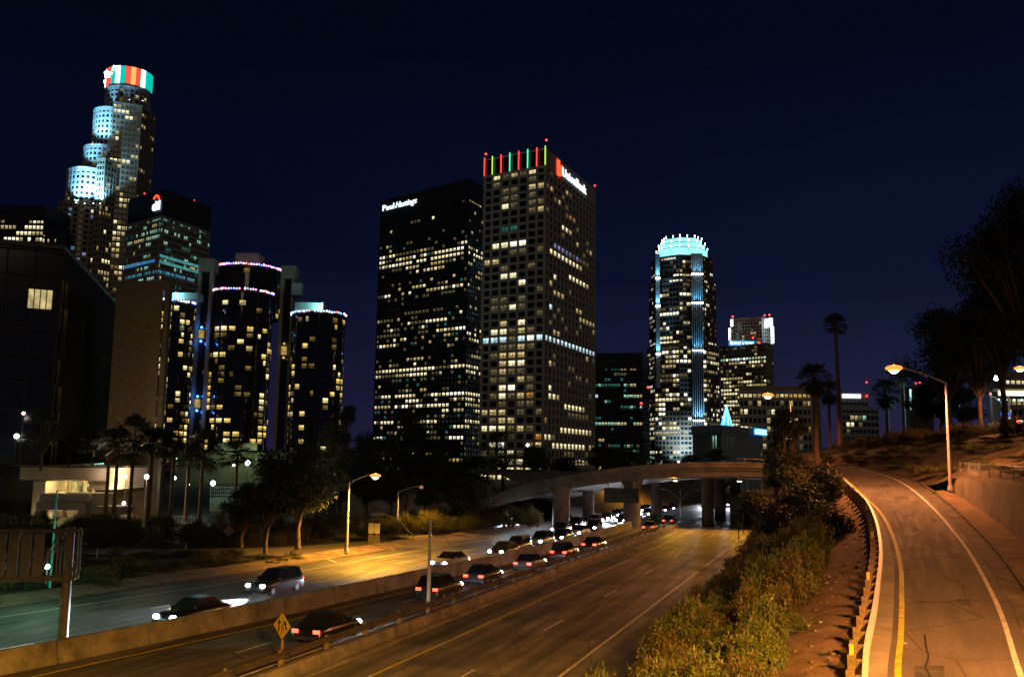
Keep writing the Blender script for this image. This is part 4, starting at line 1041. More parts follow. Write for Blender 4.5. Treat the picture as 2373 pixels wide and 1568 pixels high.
# ---------------------------------------------------------------- octagonal tower with the glowing stepped crown
YF = 815.0; KF = YF / F_PX
xc = aty(1582, 800, YF)[0]
t = empty('octagon_tower', (xc, YF, 0), 'rounded tower with bright white stepped crown and lit vertical ribs', 'skyscraper')
zf = lambda y: aty(1582, y, YF - 22)[2]
def oct_poly(r, cut=.62, ang=math.radians(-38)):
    pts = []
    for k in range(8):
        a = ang + math.pi / 8 + k * math.pi / 4; pts.append((xc + r * math.cos(a), YF + r * math.sin(a)))
    return pts
rr = random.Random(61); pool = []
tiers = [(31.5, 0, zf(800)), (29.5, zf(800), zf(645)), (27.2, zf(645), zf(592))]
WARM_GREY = mat('warm_grey_stone', (0.16, 0.145, 0.125), .8, .1, .05)
for (r_, z0, z1) in tiers:
    P8 = oct_poly(r_); core(t, P8, z0, z1 - .3, .6, GLASS); roof_ring(t, P8, z1 - .3, z1, WARM_GREY, 'ledge', .2)
    nf = max(2, int((z1 - z0) / 4.0))
    for i in range(8):
        m_ = ((P8[i][0] + P8[(i + 1) % 8][0]) / 2 - xc, (P8[i][1] + P8[(i + 1) % 8][1]) / 2 - YF)
        if m_[1] > 8: continue
        side = m_[0] > 8
        def lit(j, n, side=side, z0=z0, z1=z1):
            f = (z0 + (z1 - z0) * (1 - j / n)) / zf(592)
            p = .5 if f < .12 else (.55 if f < .62 else .34)
            return runs(rr, 7, p, 'WbtL' if f < .12 else 'LlldW', 2.2, .12, 'dk')
        facade(t, P8[i], P8[(i + 1) % 8], z0, z1 - .35, nf, 7, WARM_GREY, lit, .2, .4, .6, pool, bars='stuff')
finish(t, pool)
# crown: three stepped rings of glowing white panels
CROWN = glow('crown_glow', (0.34, 0.92, 1.0), 1.15, .2, .1, sample=True)
for (r_, y0, y1) in ((22.6, 592, 572), (20.6, 570, 559), (17.6, 557, 547)):
    P8 = oct_poly(r_)
    mb = MB(); mb.prism([(p[0] - xc, p[1] - YF) for p in oct_poly(r_ - .6)], zf(y0) - 1, zf(y1) + .6); mb.build('crown_tier', DARK_METAL, t)
    for i in range(8):
        a, c = np.array(P8[i]), np.array(P8[(i + 1) % 8])
        if (a + c)[1] / 2 - YF > 10: continue
        for q in range(2): face_panel(t, a, c, zf(y0), zf(y1), .4, CROWN, 'crown_panel', q / 2 + .01, q / 2 + .49)
    mb = MB()
    for i in range(8):
        a, c = np.array(P8[i]), np.array(P8[(i + 1) % 8])
        if (a + c)[1] / 2 - YF > 10: continue
        for q in range(2):
            p = a + (c - a) * q / 2; mb.tube((p[0] - xc, p[1] - YF, zf(y1) + .6), (p[0] - xc, p[1] - YF, zf(y1) + 2.2), .22, n=4); mb.ball((p[0] - xc, p[1] - YF, zf(y1) + 2.3), .45, 5, 3)
    tag(mb.build('pinnacle_light', WHITE_BULB, t), kind='stuff')
beacon(t, (xc - 1, YF, zf(538)), 1.3)
# ribbed bays with uplights: one facing right of centre, one on the left edge
RIB = mat('rib_metal', (0.3, 0.36, 0.38), .5, .05, .1, metal=.2)
def ribs(px0, px1, ytop, ybot, lights, Yr):
    a = aty(px0, 800, Yr)[0]; b = aty(px1, 800, Yr)[0]
    n = 6; z0, z1 = zf(ybot), zf(ytop)
    mb = MB(); mb.box(((a + b) / 2 - xc, Yr + 1.6 - YF, (z0 + z1) / 2), (b - a + 1.0, 2.0, z1 - z0)); mb.build('bay', GLASS_BLUE, t)
    mb = MB(); mb.box((0, 0, 0), (.5, .9, z1 - z0)); me = mb.mesh('rib', RIB)
    for i in range(n): link('rib', me, t, (a + (b - a) * i / (n - 1) - xc, Yr - YF, (z0 + z1) / 2))
    for y in lights:
        mb = MB()
        for i in range(n): mb.ball((a + (b - a) * i / (n - 1) - xc, Yr - 1.6 - YF, zf(y)), .6, 6, 4)
        tag(mb.build('uplight', WHITE_BULB, t), kind='stuff')
        for q in (.2, .8): lamp('SPOT', (a + (b - a) * q, Yr - 2.4, zf(y) + .6), (4.5e4 if y > 900 else 1.4e4), (.16, .6, 1), t, .5, ((a + b) / 2, Yr + .4, zf(y) + 22), math.radians(70), .7)
ribs(1605, 1629, 592, 1058, (640, 706, 815, 975), YF - 31.5)
ribs(1521, 1529, 592, 900, (648, 712, 822), YF - 26)
for (px, py) in ((1560, 1066), (1610, 1066), (1585, 1066), (1635, 1066)): lamp('SPOT', aty(px, py, YF - 60), 7e4, (.6, .85, 1), t, 1, (xc, YF, 40), math.radians(60), .8)

# ---------------------------------------------------------------- two-part tower with white glowing edges further right
Z1 = 132.0; YE = 970.0
P = [np.array(atz(x, y, Z1)[:2]) for x, y in ((1668, 803), (1775, 794), (1800, 801))]
poly = [tuple(P[0]), tuple(P[1]), tuple(P[1] + (P[2] - P[1])), tuple(P[0] + (P[2] - P[1]) * 2)]
P2 = P[1] + np.array([14, 22]); poly = [tuple(P[0]), tuple(P[1]), (P2[0], P2[1]), (P[0][0] + 14, P[0][1] + 22)]
t = empty('edge_lit_tower', centre(poly), 'brown two tier tower with white floodlit top corners and blue white sign', 'skyscraper')
core(t, poly, 0, Z1 - .5, .6, GLASS); roof_ring(t, poly, Z1 - .5, Z1, BROWN_STONE, out=.1)
rr = random.Random(90); pool = []
def le(j, n):
    if j == 3: return ''.join(rr.choice('bbWtl') for _ in range(16))
    if j < 3: return runs(rr, 16, .1, 'd', 1, .1)
    return runs(rr, 16, .75 if j in (4, 8, 10, 12, 15, 22) else .45, 'LlldL', 2.2, .2, 'dl')
facade(t, poly[0], poly[1], 0, Z1 - 1, 33, 16, BROWN_STONE, le, .25, .42, .6, pool, bars='stuff')
facade(t, poly[1], poly[2], 0, Z1 - 1, 33, 8, BROWN_STONE, lambda j, n: runs(rr, 8, .12, 'ld', 2, .05), .3, .42, .6, pool, bars='stuff')
Z2 = atz(1730, 737, 160)[2]
q0 = np.array(atz(1693, 752, 160)[:2]); q1 = np.array(atz(1768, 737, 160)[:2]); q2 = np.array(atz(1790, 742, 160)[:2])
y_ = 985.0
U = lambda x, Y: np.array(aty(x, 780, Y)[:2])
up0, up1, up2 = U(1692, 990), U(1766, 975), U(1791, 988)
polyU = [tuple(up0), tuple(up1), tuple(up2), tuple(up0 + up2 - up1)]
zE = lambda y: aty(1740, y, 980)[2]
core(t, polyU, Z1, zE(738), .5, GLASS); roof_ring(t, polyU, zE(738), zE(735), BROWN_STONE)
facade(t, polyU[0], polyU[1], Z1, zE(738), 9, 11, BROWN_STONE, lambda j, n: runs(rr, 11, .16, 'ld', 2, .1), .3, .4, .5, pool, bars='stuff')
facade(t, polyU[1], polyU[2], Z1, zE(738), 9, 5, WHITE_STONE, lambda j, n: runs(rr, 5, .05, 'd', 1, 0), .45, .4, .5, pool, bars='stuff')
finish(t, pool)
EDGE = glow('edge_glow', (0.85, 1.0, 1.0), 2.6, .3, .15)  # floodlighting of the tower's edges and corner is put into the colour as emission
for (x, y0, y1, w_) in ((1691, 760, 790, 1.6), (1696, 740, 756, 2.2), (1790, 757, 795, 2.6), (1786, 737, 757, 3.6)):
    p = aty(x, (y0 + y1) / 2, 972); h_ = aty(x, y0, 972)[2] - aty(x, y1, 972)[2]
    mb = MB(); mb.box((0, 0, 0), (w_, 3, h_)); mb.build('glow_pier', EDGE, t, tuple(p[i] - t.location[i] for i in range(3)))
mb = MB(); a = aty(1771, 738, 970); b = aty(1790, 760, 970); mb.box((0, 0, 0), (b[0] - a[0], 1, a[2] - b[2])); mb.build('glow_corner', glow('corner_glow', (.8, 1, 1), 1.3, .6, .2), t, ((a[0] + b[0]) / 2 - t.location[0], 970 - t.location[1], (a[2] + b[2]) / 2))
for (x, y) in ((1698, 734), (1772, 731), (1783, 730), (1745, 783), (1760, 795), (1692, 786)): beacon(t, aty(x, y, 968), 1.0)
p = aty(1691, 797, 955); q = aty(1748, 797, 955); L0 = t.location
mb = MB(); mb.box((0, 0, 0), (q[0] - p[0] + 2, .5, 5.6)); mb.build('sign_panel', glow('sign_blue_glow', (.03, .28, .62), .9), t, ((p[0] + q[0]) / 2 - L0[0], 955.6 - L0[1], p[2] + 1.2))
mb = MB(); mb.box((0, 0, 0), (3.0, .4, 3.6)); mb.build('sign_square', SIGN_WHITE, t, (p[0] + 2.0 - L0[0], 955 - L0[1], p[2] + 1.2))
text_mesh('letters', 'ERNST & YOUNG', 3.2, SIGN_WHITE, t, (p[0] + 4.4, 955.2, p[2] - .3), (1, 0, 0), .2, .03, width=q[0] - p[0] - 5)

# ---------------------------------------------------------------- dark block between the bank tower and the octagon
YD = 620.0
zd = aty(1440, 816, YD)[2]
a, b_, c = aty(1372, 816, YD + 8), aty(1489, 816, YD), aty(1505, 816, YD + 25)
poly = [a[:2], b_[:2], c[:2], (a[0] + c[0] - b_[0], a[1] + c[1] - b_[1])]
t = empty('dark_office_block', centre(poly), 'dark flat roofed office block with teal lit rows of windows', 'office building')
core(t, poly, 0, zd - .5, .5, GLASS); roof_ring(t, poly, zd - 9, zd, BLACK_STONE)
rr = random.Random(13); pool = []
def ld(j, n):
    if j in (0, 3, 5, 10, 17): return runs(rr, 16, .8, 'tbglt', 2.5, .1, 'g')
    if j == 1 or j == 14: return runs(rr, 16, .5, 'gld', 2, .1, 'g')
    return runs(rr, 16, .12, 'tlg', 1.6, .04, 'g')
facade(t, poly[0], poly[1], 0, zd - 9, 20, 16, BLACK_STONE, ld, .25, .5, .5, pool, bars='stuff')
facade(t, poly[1], poly[2], 0, zd - 9, 20, 6, BLACK_STONE, lambda j, n: runs(rr, 6, .06, 'tg', 1, .02, 'g'), .25, .5, .5, pool, bars='stuff')
finish(t, pool)
for (x, y) in ((1502, 898), (1486, 935)): beacon(t, aty(x, y, YD - 4), .8)

# ---------------------------------------------------------------- long beige office behind the bushes on the right
YO = 430.0
zo = aty(1800, 893, YO)[2]
a, b_, c = aty(1712, 893, YO + 4), aty(1880, 893, YO), aty(1900, 893, YO + 22)
poly = [a[:2], b_[:2], c[:2], (a[0] + c[0] - b_[0], a[1] + c[1] - b_[1])]
t = empty('beige_office', centre(poly), 'long beige office building with a row of lit top windows behind the palms', 'office building')
core(t, poly, 0, zo - .5, .5, GLASS); roof_ring(t, poly, zo - 2.2, zo, BROWN_STONE, out=.2)
rr = random.Random(44); pool = []
facade(t, poly[0], poly[1], 0, zo - 2.2, 11, 16, BEIGE, lambda j, n: (runs(rr, 16, .85, 'Llh', 3, .2) if j == 0 else runs(rr, 16, .2, 'lLhk', 1.5, .08)), .3, .42, .6, pool)
facade(t, poly[1], poly[2], 0, zo - 2.2, 11, 3, GREY_STONE, lambda j, n: runs(rr, 3, .05, 'k', 1, 0), .1, .45, .5, pool)
finish(t, pool); beacon(t, aty(1887, 893, YO - 2), .45)

# ---------------------------------------------------------------- low hall with the blue sign and a cone of lights on its roof
YC = 300.0
zc = aty(1640, 984, YC)[2]
a, b_, c = aty(1605, 985, YC + 14), aty(1674, 984, YC), aty(1762, 993, YC + 32)
poly = [a[:2], b_[:2], c[:2], (a[0] + c[0] - b_[0], a[1] + c[1] - b_[1])]
t = empty('union_hall', centre(poly), 'low concrete hall with deep cornice, vertical ribs and bright blue roof sign', 'building')
core(t, poly, 0, zc - 2.8, .7, DARK_METAL); roof_ring(t, poly, zc - 2.8, zc, GREY_STONE, 'cornice', .6)
pool = []; rr = random.Random(3)
facade(t, poly[0], poly[1], 0, zc - 2.8, 4, 11, GREY_STONE, lambda j, n: runs(rr, 11, .12, 'tg', 1.5, .05, 'g'), .35, .1, .6, pool)
facade(t, poly[1], poly[2], 0, zc - 2.8, 4, 14, GREY_STONE, lambda j, n: runs(rr, 14, .06, 'g', 1, .0, 'g'), .5, .1, .6, pool)
finish(t, pool)
u = np.array(poly[2]) - np.array(poly[1]); u /= np.hypot(*u); nr = np.array([u[1], -u[0]])
s0 = np.array(atz(1701, 1000, zc - 1.2)[:2])
k = float((s0 - np.array(poly[1])) @ u); o = np.array(poly[1]) + u * (k + .5) + nr * 1.0
Ls = 14.0
mb = MB(); mb.box((0, 0, 0), (Ls, .35, 2.9)); mb.build('sign_panel', glow('sign_cyan', (.0, .22, .60), .5), t, (o[0] + u[0] * Ls / 2 - t.location[0], o[1] + u[1] * Ls / 2 - t.location[1], zc - 1.0), math.atan2(u[1], u[0]))
o2 = o + nr * .3
text_mesh('letters', 'CARPENTERS', 1.9, glow('letter_cyan', (.35, .85, 1), 2.0), t, (o2[0] + u[0] * .6, o2[1] + u[1] * .6, zc - 1.95), (u[0], u[1], 0), .12, .03, width=Ls - 1.2)
ct = aty(1684, 984, YC + 12); r_ = 14 * YC / F_PX; hz = aty(1682, 936, YC + 12)[2] - zc
tree_l = empty('light_cone_tree', (ct[0], ct[1], zc), 'glowing blue cone of light strings standing on the hall roof', 'light tree')
mb = MB(); mb.tube((0, 0, 0), (0, 0, hz), .08, n=6); mb.build('mast', DARK_METAL, tree_l)
CONE = glow('string_blue', (.08, .55, 1.0), 2.2); CONE_W = glow('string_pale', (.4, .9, 1.0), 2.6)
for i in range(20):
    a_ = 2 * math.pi * i / 20; mb = MB(); mb.tube((r_ * math.cos(a_), r_ * math.sin(a_), .1), (0, 0, hz), .075, .05, n=4)
    mb.build('light_string', CONE if i % 3 else CONE_W, tree_l)

# ---------------------------------------------------------------- towers far right
YR = 520.0
zr = aty(1990, 910, YR)[2]
a, b_ = aty(1948, 912, YR), aty(2012, 912, YR)
poly = [a[:2], b_[:2], (b_[0] + 6, b_[1] + 20), (a[0] + 6, a[1] + 20)]
t = empty('sign_topped_office', centre(poly), 'dim office building with bright white roof sign behind the tall palm', 'office building')
core(t, poly, 0, zr - .5, .5, GLASS); roof_ring(t, poly, zr - 4, zr, GREY_STONE)
rr = random.Random(17); pool = []
facade(t, poly[0], poly[1], 0, zr - 4, 13, 7, GREY_STONE, lambda j, n: runs(rr, 7, .16, 'ltL', 1.5, .05), .22, .4, .5, pool)
a2, b2 = aty(1950, 938, YR - 6), aty(2036, 946, YR - 6); z2 = aty(2000, 944, YR - 6)[2]
poly2 = [a2[:2], b2[:2], (b2[0] + 3, b2[1] + 14), (a2[0] + 3, a2[1] + 5)]
facade(t, poly2[0], poly2[1], 0, z2, 11, 9, GREY_STONE, lambda j, n: runs(rr, 9, .14, 'lLt', 1.5, .04), .22, .4, .5, pool)
core(t, poly2, 0, z2 - .2, .55, GLASS)
finish(t, pool)
face_panel(t, poly[0], poly[1], zr - 2.9, zr - .8, .4, SIGN_WHITE, 'roof_sign', .05, .72, out=.5)
beacon(t, (b_[0] - 1, b_[1] - .6, zr - 2), .5); beacon(t, (b_[0] + .5, b_[1] + 3, zr + 6), .5)
YQ = 300.0
zq = aty(2350, 862, YQ)[2]
a, b_ = aty(2328, 862, YQ), aty(2440, 862, YQ)
poly = [a[:2], b_[:2], (b_[0] + 4, b_[1] + 20), (a[0] + 4, a[1] + 20)]
t = empty('hillside_office', centre(poly, 14), 'white windowed office at the right edge above the lit canopy', 'office building')
core(t, poly, 12, zq - .5, .5, GLASS); roof_ring(t, poly, zq - 1.2, zq, BROWN_STONE)
rr = random.Random(18); pool = []
facade(t, poly[0], poly[1], 12, zq - 1.2, 8, 9, BROWN_STONE, lambda j, n: runs(rr, 9, .75, 'LWl', 3, .1), .2, .45, .5, pool)
finish(t, pool)
for (x, y) in ((2306, 806), (2325, 818)): beacon(t, aty(x, y, YQ + 5), .5)
t = empty('red_lit_tower', aty(2118, 960, 640), 'slim distant tower edged in pale light with red beacons behind the trees', 'skyscraper')
zz = aty(2122, 895, 640)
mb = MB(); mb.box((0, 0, 0), (16, 14, zz[2])); mb.build('shaft', BLACK_STONE, t, (6, 8, -t.location[2] + zz[2] / 2))
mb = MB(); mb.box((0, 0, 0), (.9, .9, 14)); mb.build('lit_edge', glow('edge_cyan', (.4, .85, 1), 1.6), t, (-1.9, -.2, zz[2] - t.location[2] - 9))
beacon(t, (zz[0], 640, zz[2] + 2), .8); beacon(t, (zz[0] + 3, 640, zz[2] + 2), .8)

# ---------------------------------------------------------------- left edge: far office, dark slanted glass tower, blank slab
YB = 620.0
zb = aty(60, 476, YB)[2]
a, b_ = aty(-60, 490, YB), aty(106, 476, YB)
poly = [a[:2], b_[:2], (b_[0] + 5, b_[1] + 25), (a[0], a[1] + 25)]
t = empty('far_left_office', centre(poly), 'dark distant office at the left edge with three bright top floors', 'office building')
core(t, poly, 0, zb - .5, .5, GLASS); roof_ring(t, poly, zb - 9, zb, BLACK_STONE)
rr = random.Random(19); pool = []
facade(t, poly[0], poly[1], 60, zb - 9, 26, 18, BLACK_STONE, lambda j, n: runs(rr, 18, .6, 'WLl', 2, .1) if j < 4 else runs(rr, 18, .05, 'l', 1, 0), .25, .4, .5, pool, bars='stuff')
a2, b2 = aty(100, 530, YB - 20), aty(133, 533, YB - 20); z2 = aty(120, 532, YB - 20)[2]
poly2 = [a2[:2], b2[:2], (b2[0], b2[1] + 15), (a2[0], a2[1] + 15)]
core(t, poly2, 0, z2, .4, BLACK_STONE)
facade(t, poly2[0], poly2[1], 60, z2 - 2, 26, 6, BLACK_STONE, lambda j, n: runs(rr, 6, .6, 'LlW', 2, 0) if j < 4 else ['.'] * 6, .25, .4, .5, pool, bars='stuff')
finish(t, pool)

za = 38.0
pA, pB, pC = atz(150, 575, za), atz(275, 708, za), atz(0, 541, za)
pA2 = (pA[0], pA[1]); pB2 = (pB[0], pB[1]); d0 = np.array([pA[0] - pB[0], pA[1] - pB[1]])
pL = (pA[0] - 62, pA[1] - 30)
poly = [pL, pA2, pB2, (pL[0] + pB2[0] - pA2[0], pL[1] + pB2[1] - pA2[1])]
t = empty('dark_glass_tower', centre(poly), 'near black glass office block filling the left edge of the photo', 'office building')
NETGLASS = glass('tower_glass', (.008, .009, .011), .1)
core(t, poly, 0, za - .2, .5, NETGLASS); roof_ring(t, poly, za - .2, za + .4, DARK_METAL)
rr = random.Random(20); pool = []
def dl(j, n):
    r_ = ['.'] * 30
    return r_
NB = mat('near_black', (.006, .006, .006), .6, .1, .2)
LF = facade(t, poly[0], poly[1], 8, za - .5, 8, 20, NB, dl, .06, .08, .4, pool)
facade(t, poly[1], poly[2], 8, za - .5, 8, 40, NB, lambda j, n: [('h' if rr.random() < .45 else 'k') if i < 4 and rr.random() < .6 else ('k' if rr.random() < .03 else '.') for i in range(40)], .2, .06, .4, pool)
finish(t, pool, 300)
p = atz(95, 693, 0); pw_ = aty(94, 693, pA[1] - 14)
# the one lit room high on the left face, four panes
u = (np.array(poly[1]) - np.array(poly[0])); Lw = float(np.hypot(*u)); u /= Lw; nr = np.array([u[1], -u[0]])
def on_face(x, y, A_, u_, nr_):
    d = ray(x, y)[:2]; M2 = np.array([[d[0], -u_[0]], [d[1], -u_[1]]]); s_ = np.linalg.solve(M2, np.array(A_)); q = d * s_[0]
    return (q[0], q[1], EYE + ray(x, y)[2] * s_[0])
q0 = on_face(64, 693, poly[0], u, nr); q1 = on_face(122, 693, poly[0], u, nr); zt0 = on_face(64, 668, poly[0], u, nr)[2]; zt1 = on_face(122, 718, poly[0], u, nr)[2]
wid = math.hypot(q1[0] - q0[0], q1[1] - q0[1]); hh = zt0 - zt1
ROOM = glow('lit_room', (1.0, .78, .34), .55, .5, .8)
for i in range(4):
    f = (i + .5) / 4; mb = MB(); mb.box((0, 0, 0), (wid / 4 - .14, .16, hh - .1))
    mb.build('window', ROOM, t, (q0[0] + (q1[0] - q0[0]) * f + nr[0] * .06 - t.location[0], q0[1] + (q1[1] - q0[1]) * f + nr[1] * .06 - t.location[1], (zt0 + zt1) / 2), math.atan2(u[1], u[0]))

YS = 140.0
a = aty(262, 1215, YS); b_ = aty(352, 1215, YS)
tp0, tp1 = aty(272, 650, YS), aty(394, 657, YS)
zs = tp0[2]
sx0 = tp0[0]; sx1 = tp1[0]
t = empty('blank_slab_tower', (sx0, YS, -.5), 'tall windowless tan concrete slab wall left of the hotel', 'building')
ang = math.radians(-8)
mb = MB(); Ww = sx1 - sx0
mb.prism([(0, 0), (Ww - .9, .0), ((sx1 - .9) * 159 / 140 - sx0, 19), (sx0 * 161 / 140 - sx0, 21)], 0, zs + .5); mb.build('slab', SLABWALL, t)
for dx in (.42,): 
    mb = MB(); mb.box((0, 0, 0), (.75, 1.2, zs + .3)); mb.build('edge_rib', SLABWALL, t, (Ww - .9 + dx, .9, (zs + .5) / 2))

# ================================================================ PLANTS
def leaf_cloud(mb, blobs, n, size, rr, mi=0, flat=.5, fill=.35, tri=False):
    """n leaf-sized faces scattered through ellipsoid clumps (x, y, z, rx, rz)"""
    wts = [b[3] ** 2 * b[4] for b in blobs]; tot = sum(wts)
    for b, wt in zip(blobs, wts):
        for _ in range(int(n * wt / tot) + 1):
            while True:
                v = Vector((rr.uniform(-1, 1), rr.uniform(-1, 1), rr.uniform(-1, 1)))
                if .05 < v.length <= 1: break
            rad = rr.random() ** fill; v.normalize(); v *= rad
            c = Vector((b[0] + v.x * b[3], b[1] + v.y * b[3], b[2] + v.z * b[4]))
            nrm = (v + Vector((rr.gauss(0, flat), rr.gauss(0, flat), rr.gauss(0.2, flat)))).normalized()
            u = nrm.cross(Vector((rr.uniform(-1, 1), rr.uniform(-1, 1), rr.uniform(-1, 1)))); 
            if u.length < .01: continue
            u.normalize(); q = nrm.cross(u); s = size * rr.uniform(.55, 1.3)
            if tri: mb.add([tuple(c - u * s), tuple(c + u * s), tuple(c + q * s * 1.6)], [(0, 1, 2)], mi)
            else: mb.add([tuple(c - u * s), tuple(c - q * s * .45), tuple(c + u * s * 1.1), tuple(c + q * s * .45)], [(0, 1, 2, 3)], mi)
def tree_meshes(seed, h, r, nblob, nleaf, lsize, leafm, trunk_h=.35, spread=1.0, droop=0.0):
    rr = random.Random(seed); tr = MB(); th = h * trunk_h
    tr.path([(0, 0, -.4), (rr.uniform(-.1, .1), rr.uniform(-.1, .1), th * .5), (rr.uniform(-.25, .25), rr.uniform(-.25, .25), th)], h * .028, h * .018, 8)
    blobs = []
    for k in range(nblob):
        a = rr.uniform(0, 2 * math.pi); f = rr.random(); zz = th + (h - th) * (.12 + .8 * f)
        q = r * spread * rr.uniform(.15, .85) * math.sqrt(max(.08, 1 - (2 * f - .85) ** 2)); br = r * rr.uniform(.22, .46)
        blobs.append((q * math.cos(a), q * math.sin(a), zz, br, br * rr.uniform(.6, .95)))
        tr.path([(0, 0, th * rr.uniform(.7, 1)), (q * .5 * math.cos(a), q * .5 * math.sin(a), (th + zz) / 2), (q * math.cos(a), q * math.sin(a), zz)], h * .010, h * .003, 5)
    lv = MB(); leaf_cloud(lv, blobs, nleaf, lsize, rr, 0, .6, .5)
    return tr.mesh('trunk', BARK), lv.mesh('crown', leafm)
TREES = {}
def tree(kind, loc, s, label, group=None, rz=0.0, sz=1.0, cat='tree', name='tree'):
    trm, lvm = TREES[kind]; e = empty(name, loc, label, cat, group, rz); e.scale = (s, s, s * sz)
    link('trunk', trm, e); link('crown', lvm, e); return e
TREES['round'] = tree_meshes(1, 10, 4.4, 34, 13000, .17, LEAF, .3)
TREES['dark'] = tree_meshes(2, 10, 3.6, 24, 7000, .17, LEAF_DARK, .22)
TREES['tall'] = tree_meshes(3, 10, 2.2, 20, 6000, .13, LEAF_DARK, .2)
TREES['open'] = tree_meshes(4, 10, 3.9, 30, 8000, .12, LEAF, .3, 1.1)
TREES['gum'] = tree_meshes(6, 10, 3.4, 46, 15000, .11, LEAF_DARK, .33, 1.15)
def at_px(x, ybase, ytop, Y):
    p = aty(x, ybase, Y); return p, aty(x, ytop, Y)[2] - p[2]
def place_tree(kind, x, ybase, ytop, Y, label, group=None, rz=0.0, wid=None, name='tree'):
    p, h = at_px(x, ybase, ytop, Y); s = h / 10
    e = tree(kind, p, s, label, group, rz, name=name)
    if wid: k = wid * Y / F_PX / 2 / {'round': 4.4, 'dark': 3.6, 'tall': 2.2, 'open': 3.9, 'gum': 3.4}[kind]; e.scale = (k, k, s)
    return e
GL = 'dark trees between the freeway and the towers'
place_tree('round', 690, 1262, 1020, 91, 'large leafy tree on the freeway bank with its right side lit orange', None, .4, 215)
place_tree('dark', 615, 1278, 1030, 89.5, 'dark leaning trunked tree just left of the orange lit one', None, 1.4, 150)
place_tree('tall', 800, 1190, 932, 150, 'tall narrow dark tree right of the hotel, tops against the sky', GL, .2, 95)
place_tree('open', 760, 1190, 985, 145, 'loose dark tree in front of the right hotel cylinder', GL, 2.2, 110)
place_tree('round', 850, 1185, 1000, 150, 'low broad dark tree before the left edge of the black tower', GL, 1.0, 110)
place_tree('dark', 940, 1185, 948, 158, 'tall dark tree covering the lower windows of the black tower', GL, 2.0, 150)
place_tree('round', 1020, 1180, 1040, 165, 'dark tree hiding the foot of the black tower beside the beige bank tower', GL, 3.0, 130)
place_tree('dark', 1095, 1165, 1050, 160, 'low dark tree above the left end of the overpass', GL, 3.4, 110)
place_tree('open', 1165, 1135, 995, 200, 'spreading dark tree in front of the left face of the beige bank tower', GL, 4.0, 120)
place_tree('round', 1240, 1115, 1030, 205, 'dark tree under the near corner of the beige bank tower', GL, 4.6, 90)
place_tree('round', 1310, 1105, 1058, 212, 'low dark tree along the foot of the beige tower right face', GL, 5.2, 110)
place_tree('dark', 1385, 1098, 1030, 220, 'dark tree at the right foot of the beige bank tower', GL, .9, 80)
place_tree('round', 1455, 1092, 1040, 225, 'dark tree in front of the teal lit office block', GL, 1.9, 110)
place_tree('tall', 1524, 1086, 1036, 205, 'small rounded tree before the foot of the octagon tower', GL, 2.6, 30)
place_tree('round', 1600, 1078, 1052, 225, 'low tree left of the union hall above the overpass', GL, 1.3, 60)
place_tree('dark', 1660, 1075, 1040, 215, 'low tree in front of the union hall ribs', GL, 2.3, 60)
place_tree('dark', 95, 1085, 945, 122, 'black bushy tree against the dark glass tower at the left edge', GL, .5, 90)
place_tree('round', 30, 1225, 1120, 100, 'dark tree behind the steel sign truss at the left edge', GL, .8, 70) if False else None
place_tree('round', 1085, 1215, 1105, 128, 'dark tree standing in front of the overpass left end', GL, .6, 120)
place_tree('dark', 560, 1262, 1110, 96, 'dark tree filling the gap between palms and leaning tree', GL, 2.6, 120)
for k, (x, yt, wd, kd) in enumerate(((905, 1080, 90, 'round'), (1060, 1095, 90, 'dark'), (985, 1100, 90, 'round'), (845, 1080, 80, 'dark'), (780, 1060, 90, 'round'))):
    place_tree(kd, x, 1200, yt, 142 - k, ('low dark tree behind the two freeway lamps', 'low dark tree just left of the overpass end', 'low dark tree under the tall black one', 'low dark tree behind the lit freeway lamp', 'low dark tree behind the orange lit tree')[k], GL, k * 1.1, wd)
# right side
place_tree('gum', 2200, 1010, 716, 135, 'tall dark gum tree on the hill left of the white street lamps', None, .3, 230)
place_tree('gum', 2400, 1010, 440, 92, 'tallest dark gum tree rising past the right edge of the photo', None, 1.8, 320)
place_tree('gum', 2275, 1010, 690, 120, 'dark gum tree between the two tall ones on the right hill', None, 2.9, 150)
place_tree('dark', 2150, 1010, 880, 140, 'low dense tree at the foot of the gum trees on the hill', None, 2.0, 110)
place_tree('dark', 2235, 1012, 890, 138, 'dense dark tree behind the nearer white street lamp', None, 3.0, 120)
place_tree('dark', 1822, 1190, 935, 97, 'bushy tree dimly lit orange at the right end of the overpass', None, 1.1, 125)
place_tree('tall', 1800, 1190, 965, 100, 'narrow shrubby tree pressed against the bushy one by the overpass', None, 2.1, 70)

place_tree('gum', 2330, 1010, 560, 105, 'dark gum tree filling the gap below the tallest one on the hill', None, 4.1, 190)
place_tree('dark', 2185, 1012, 800, 142, 'dense dark tree behind the lit orange lamp arm on the hill', None, 1.2, 150)
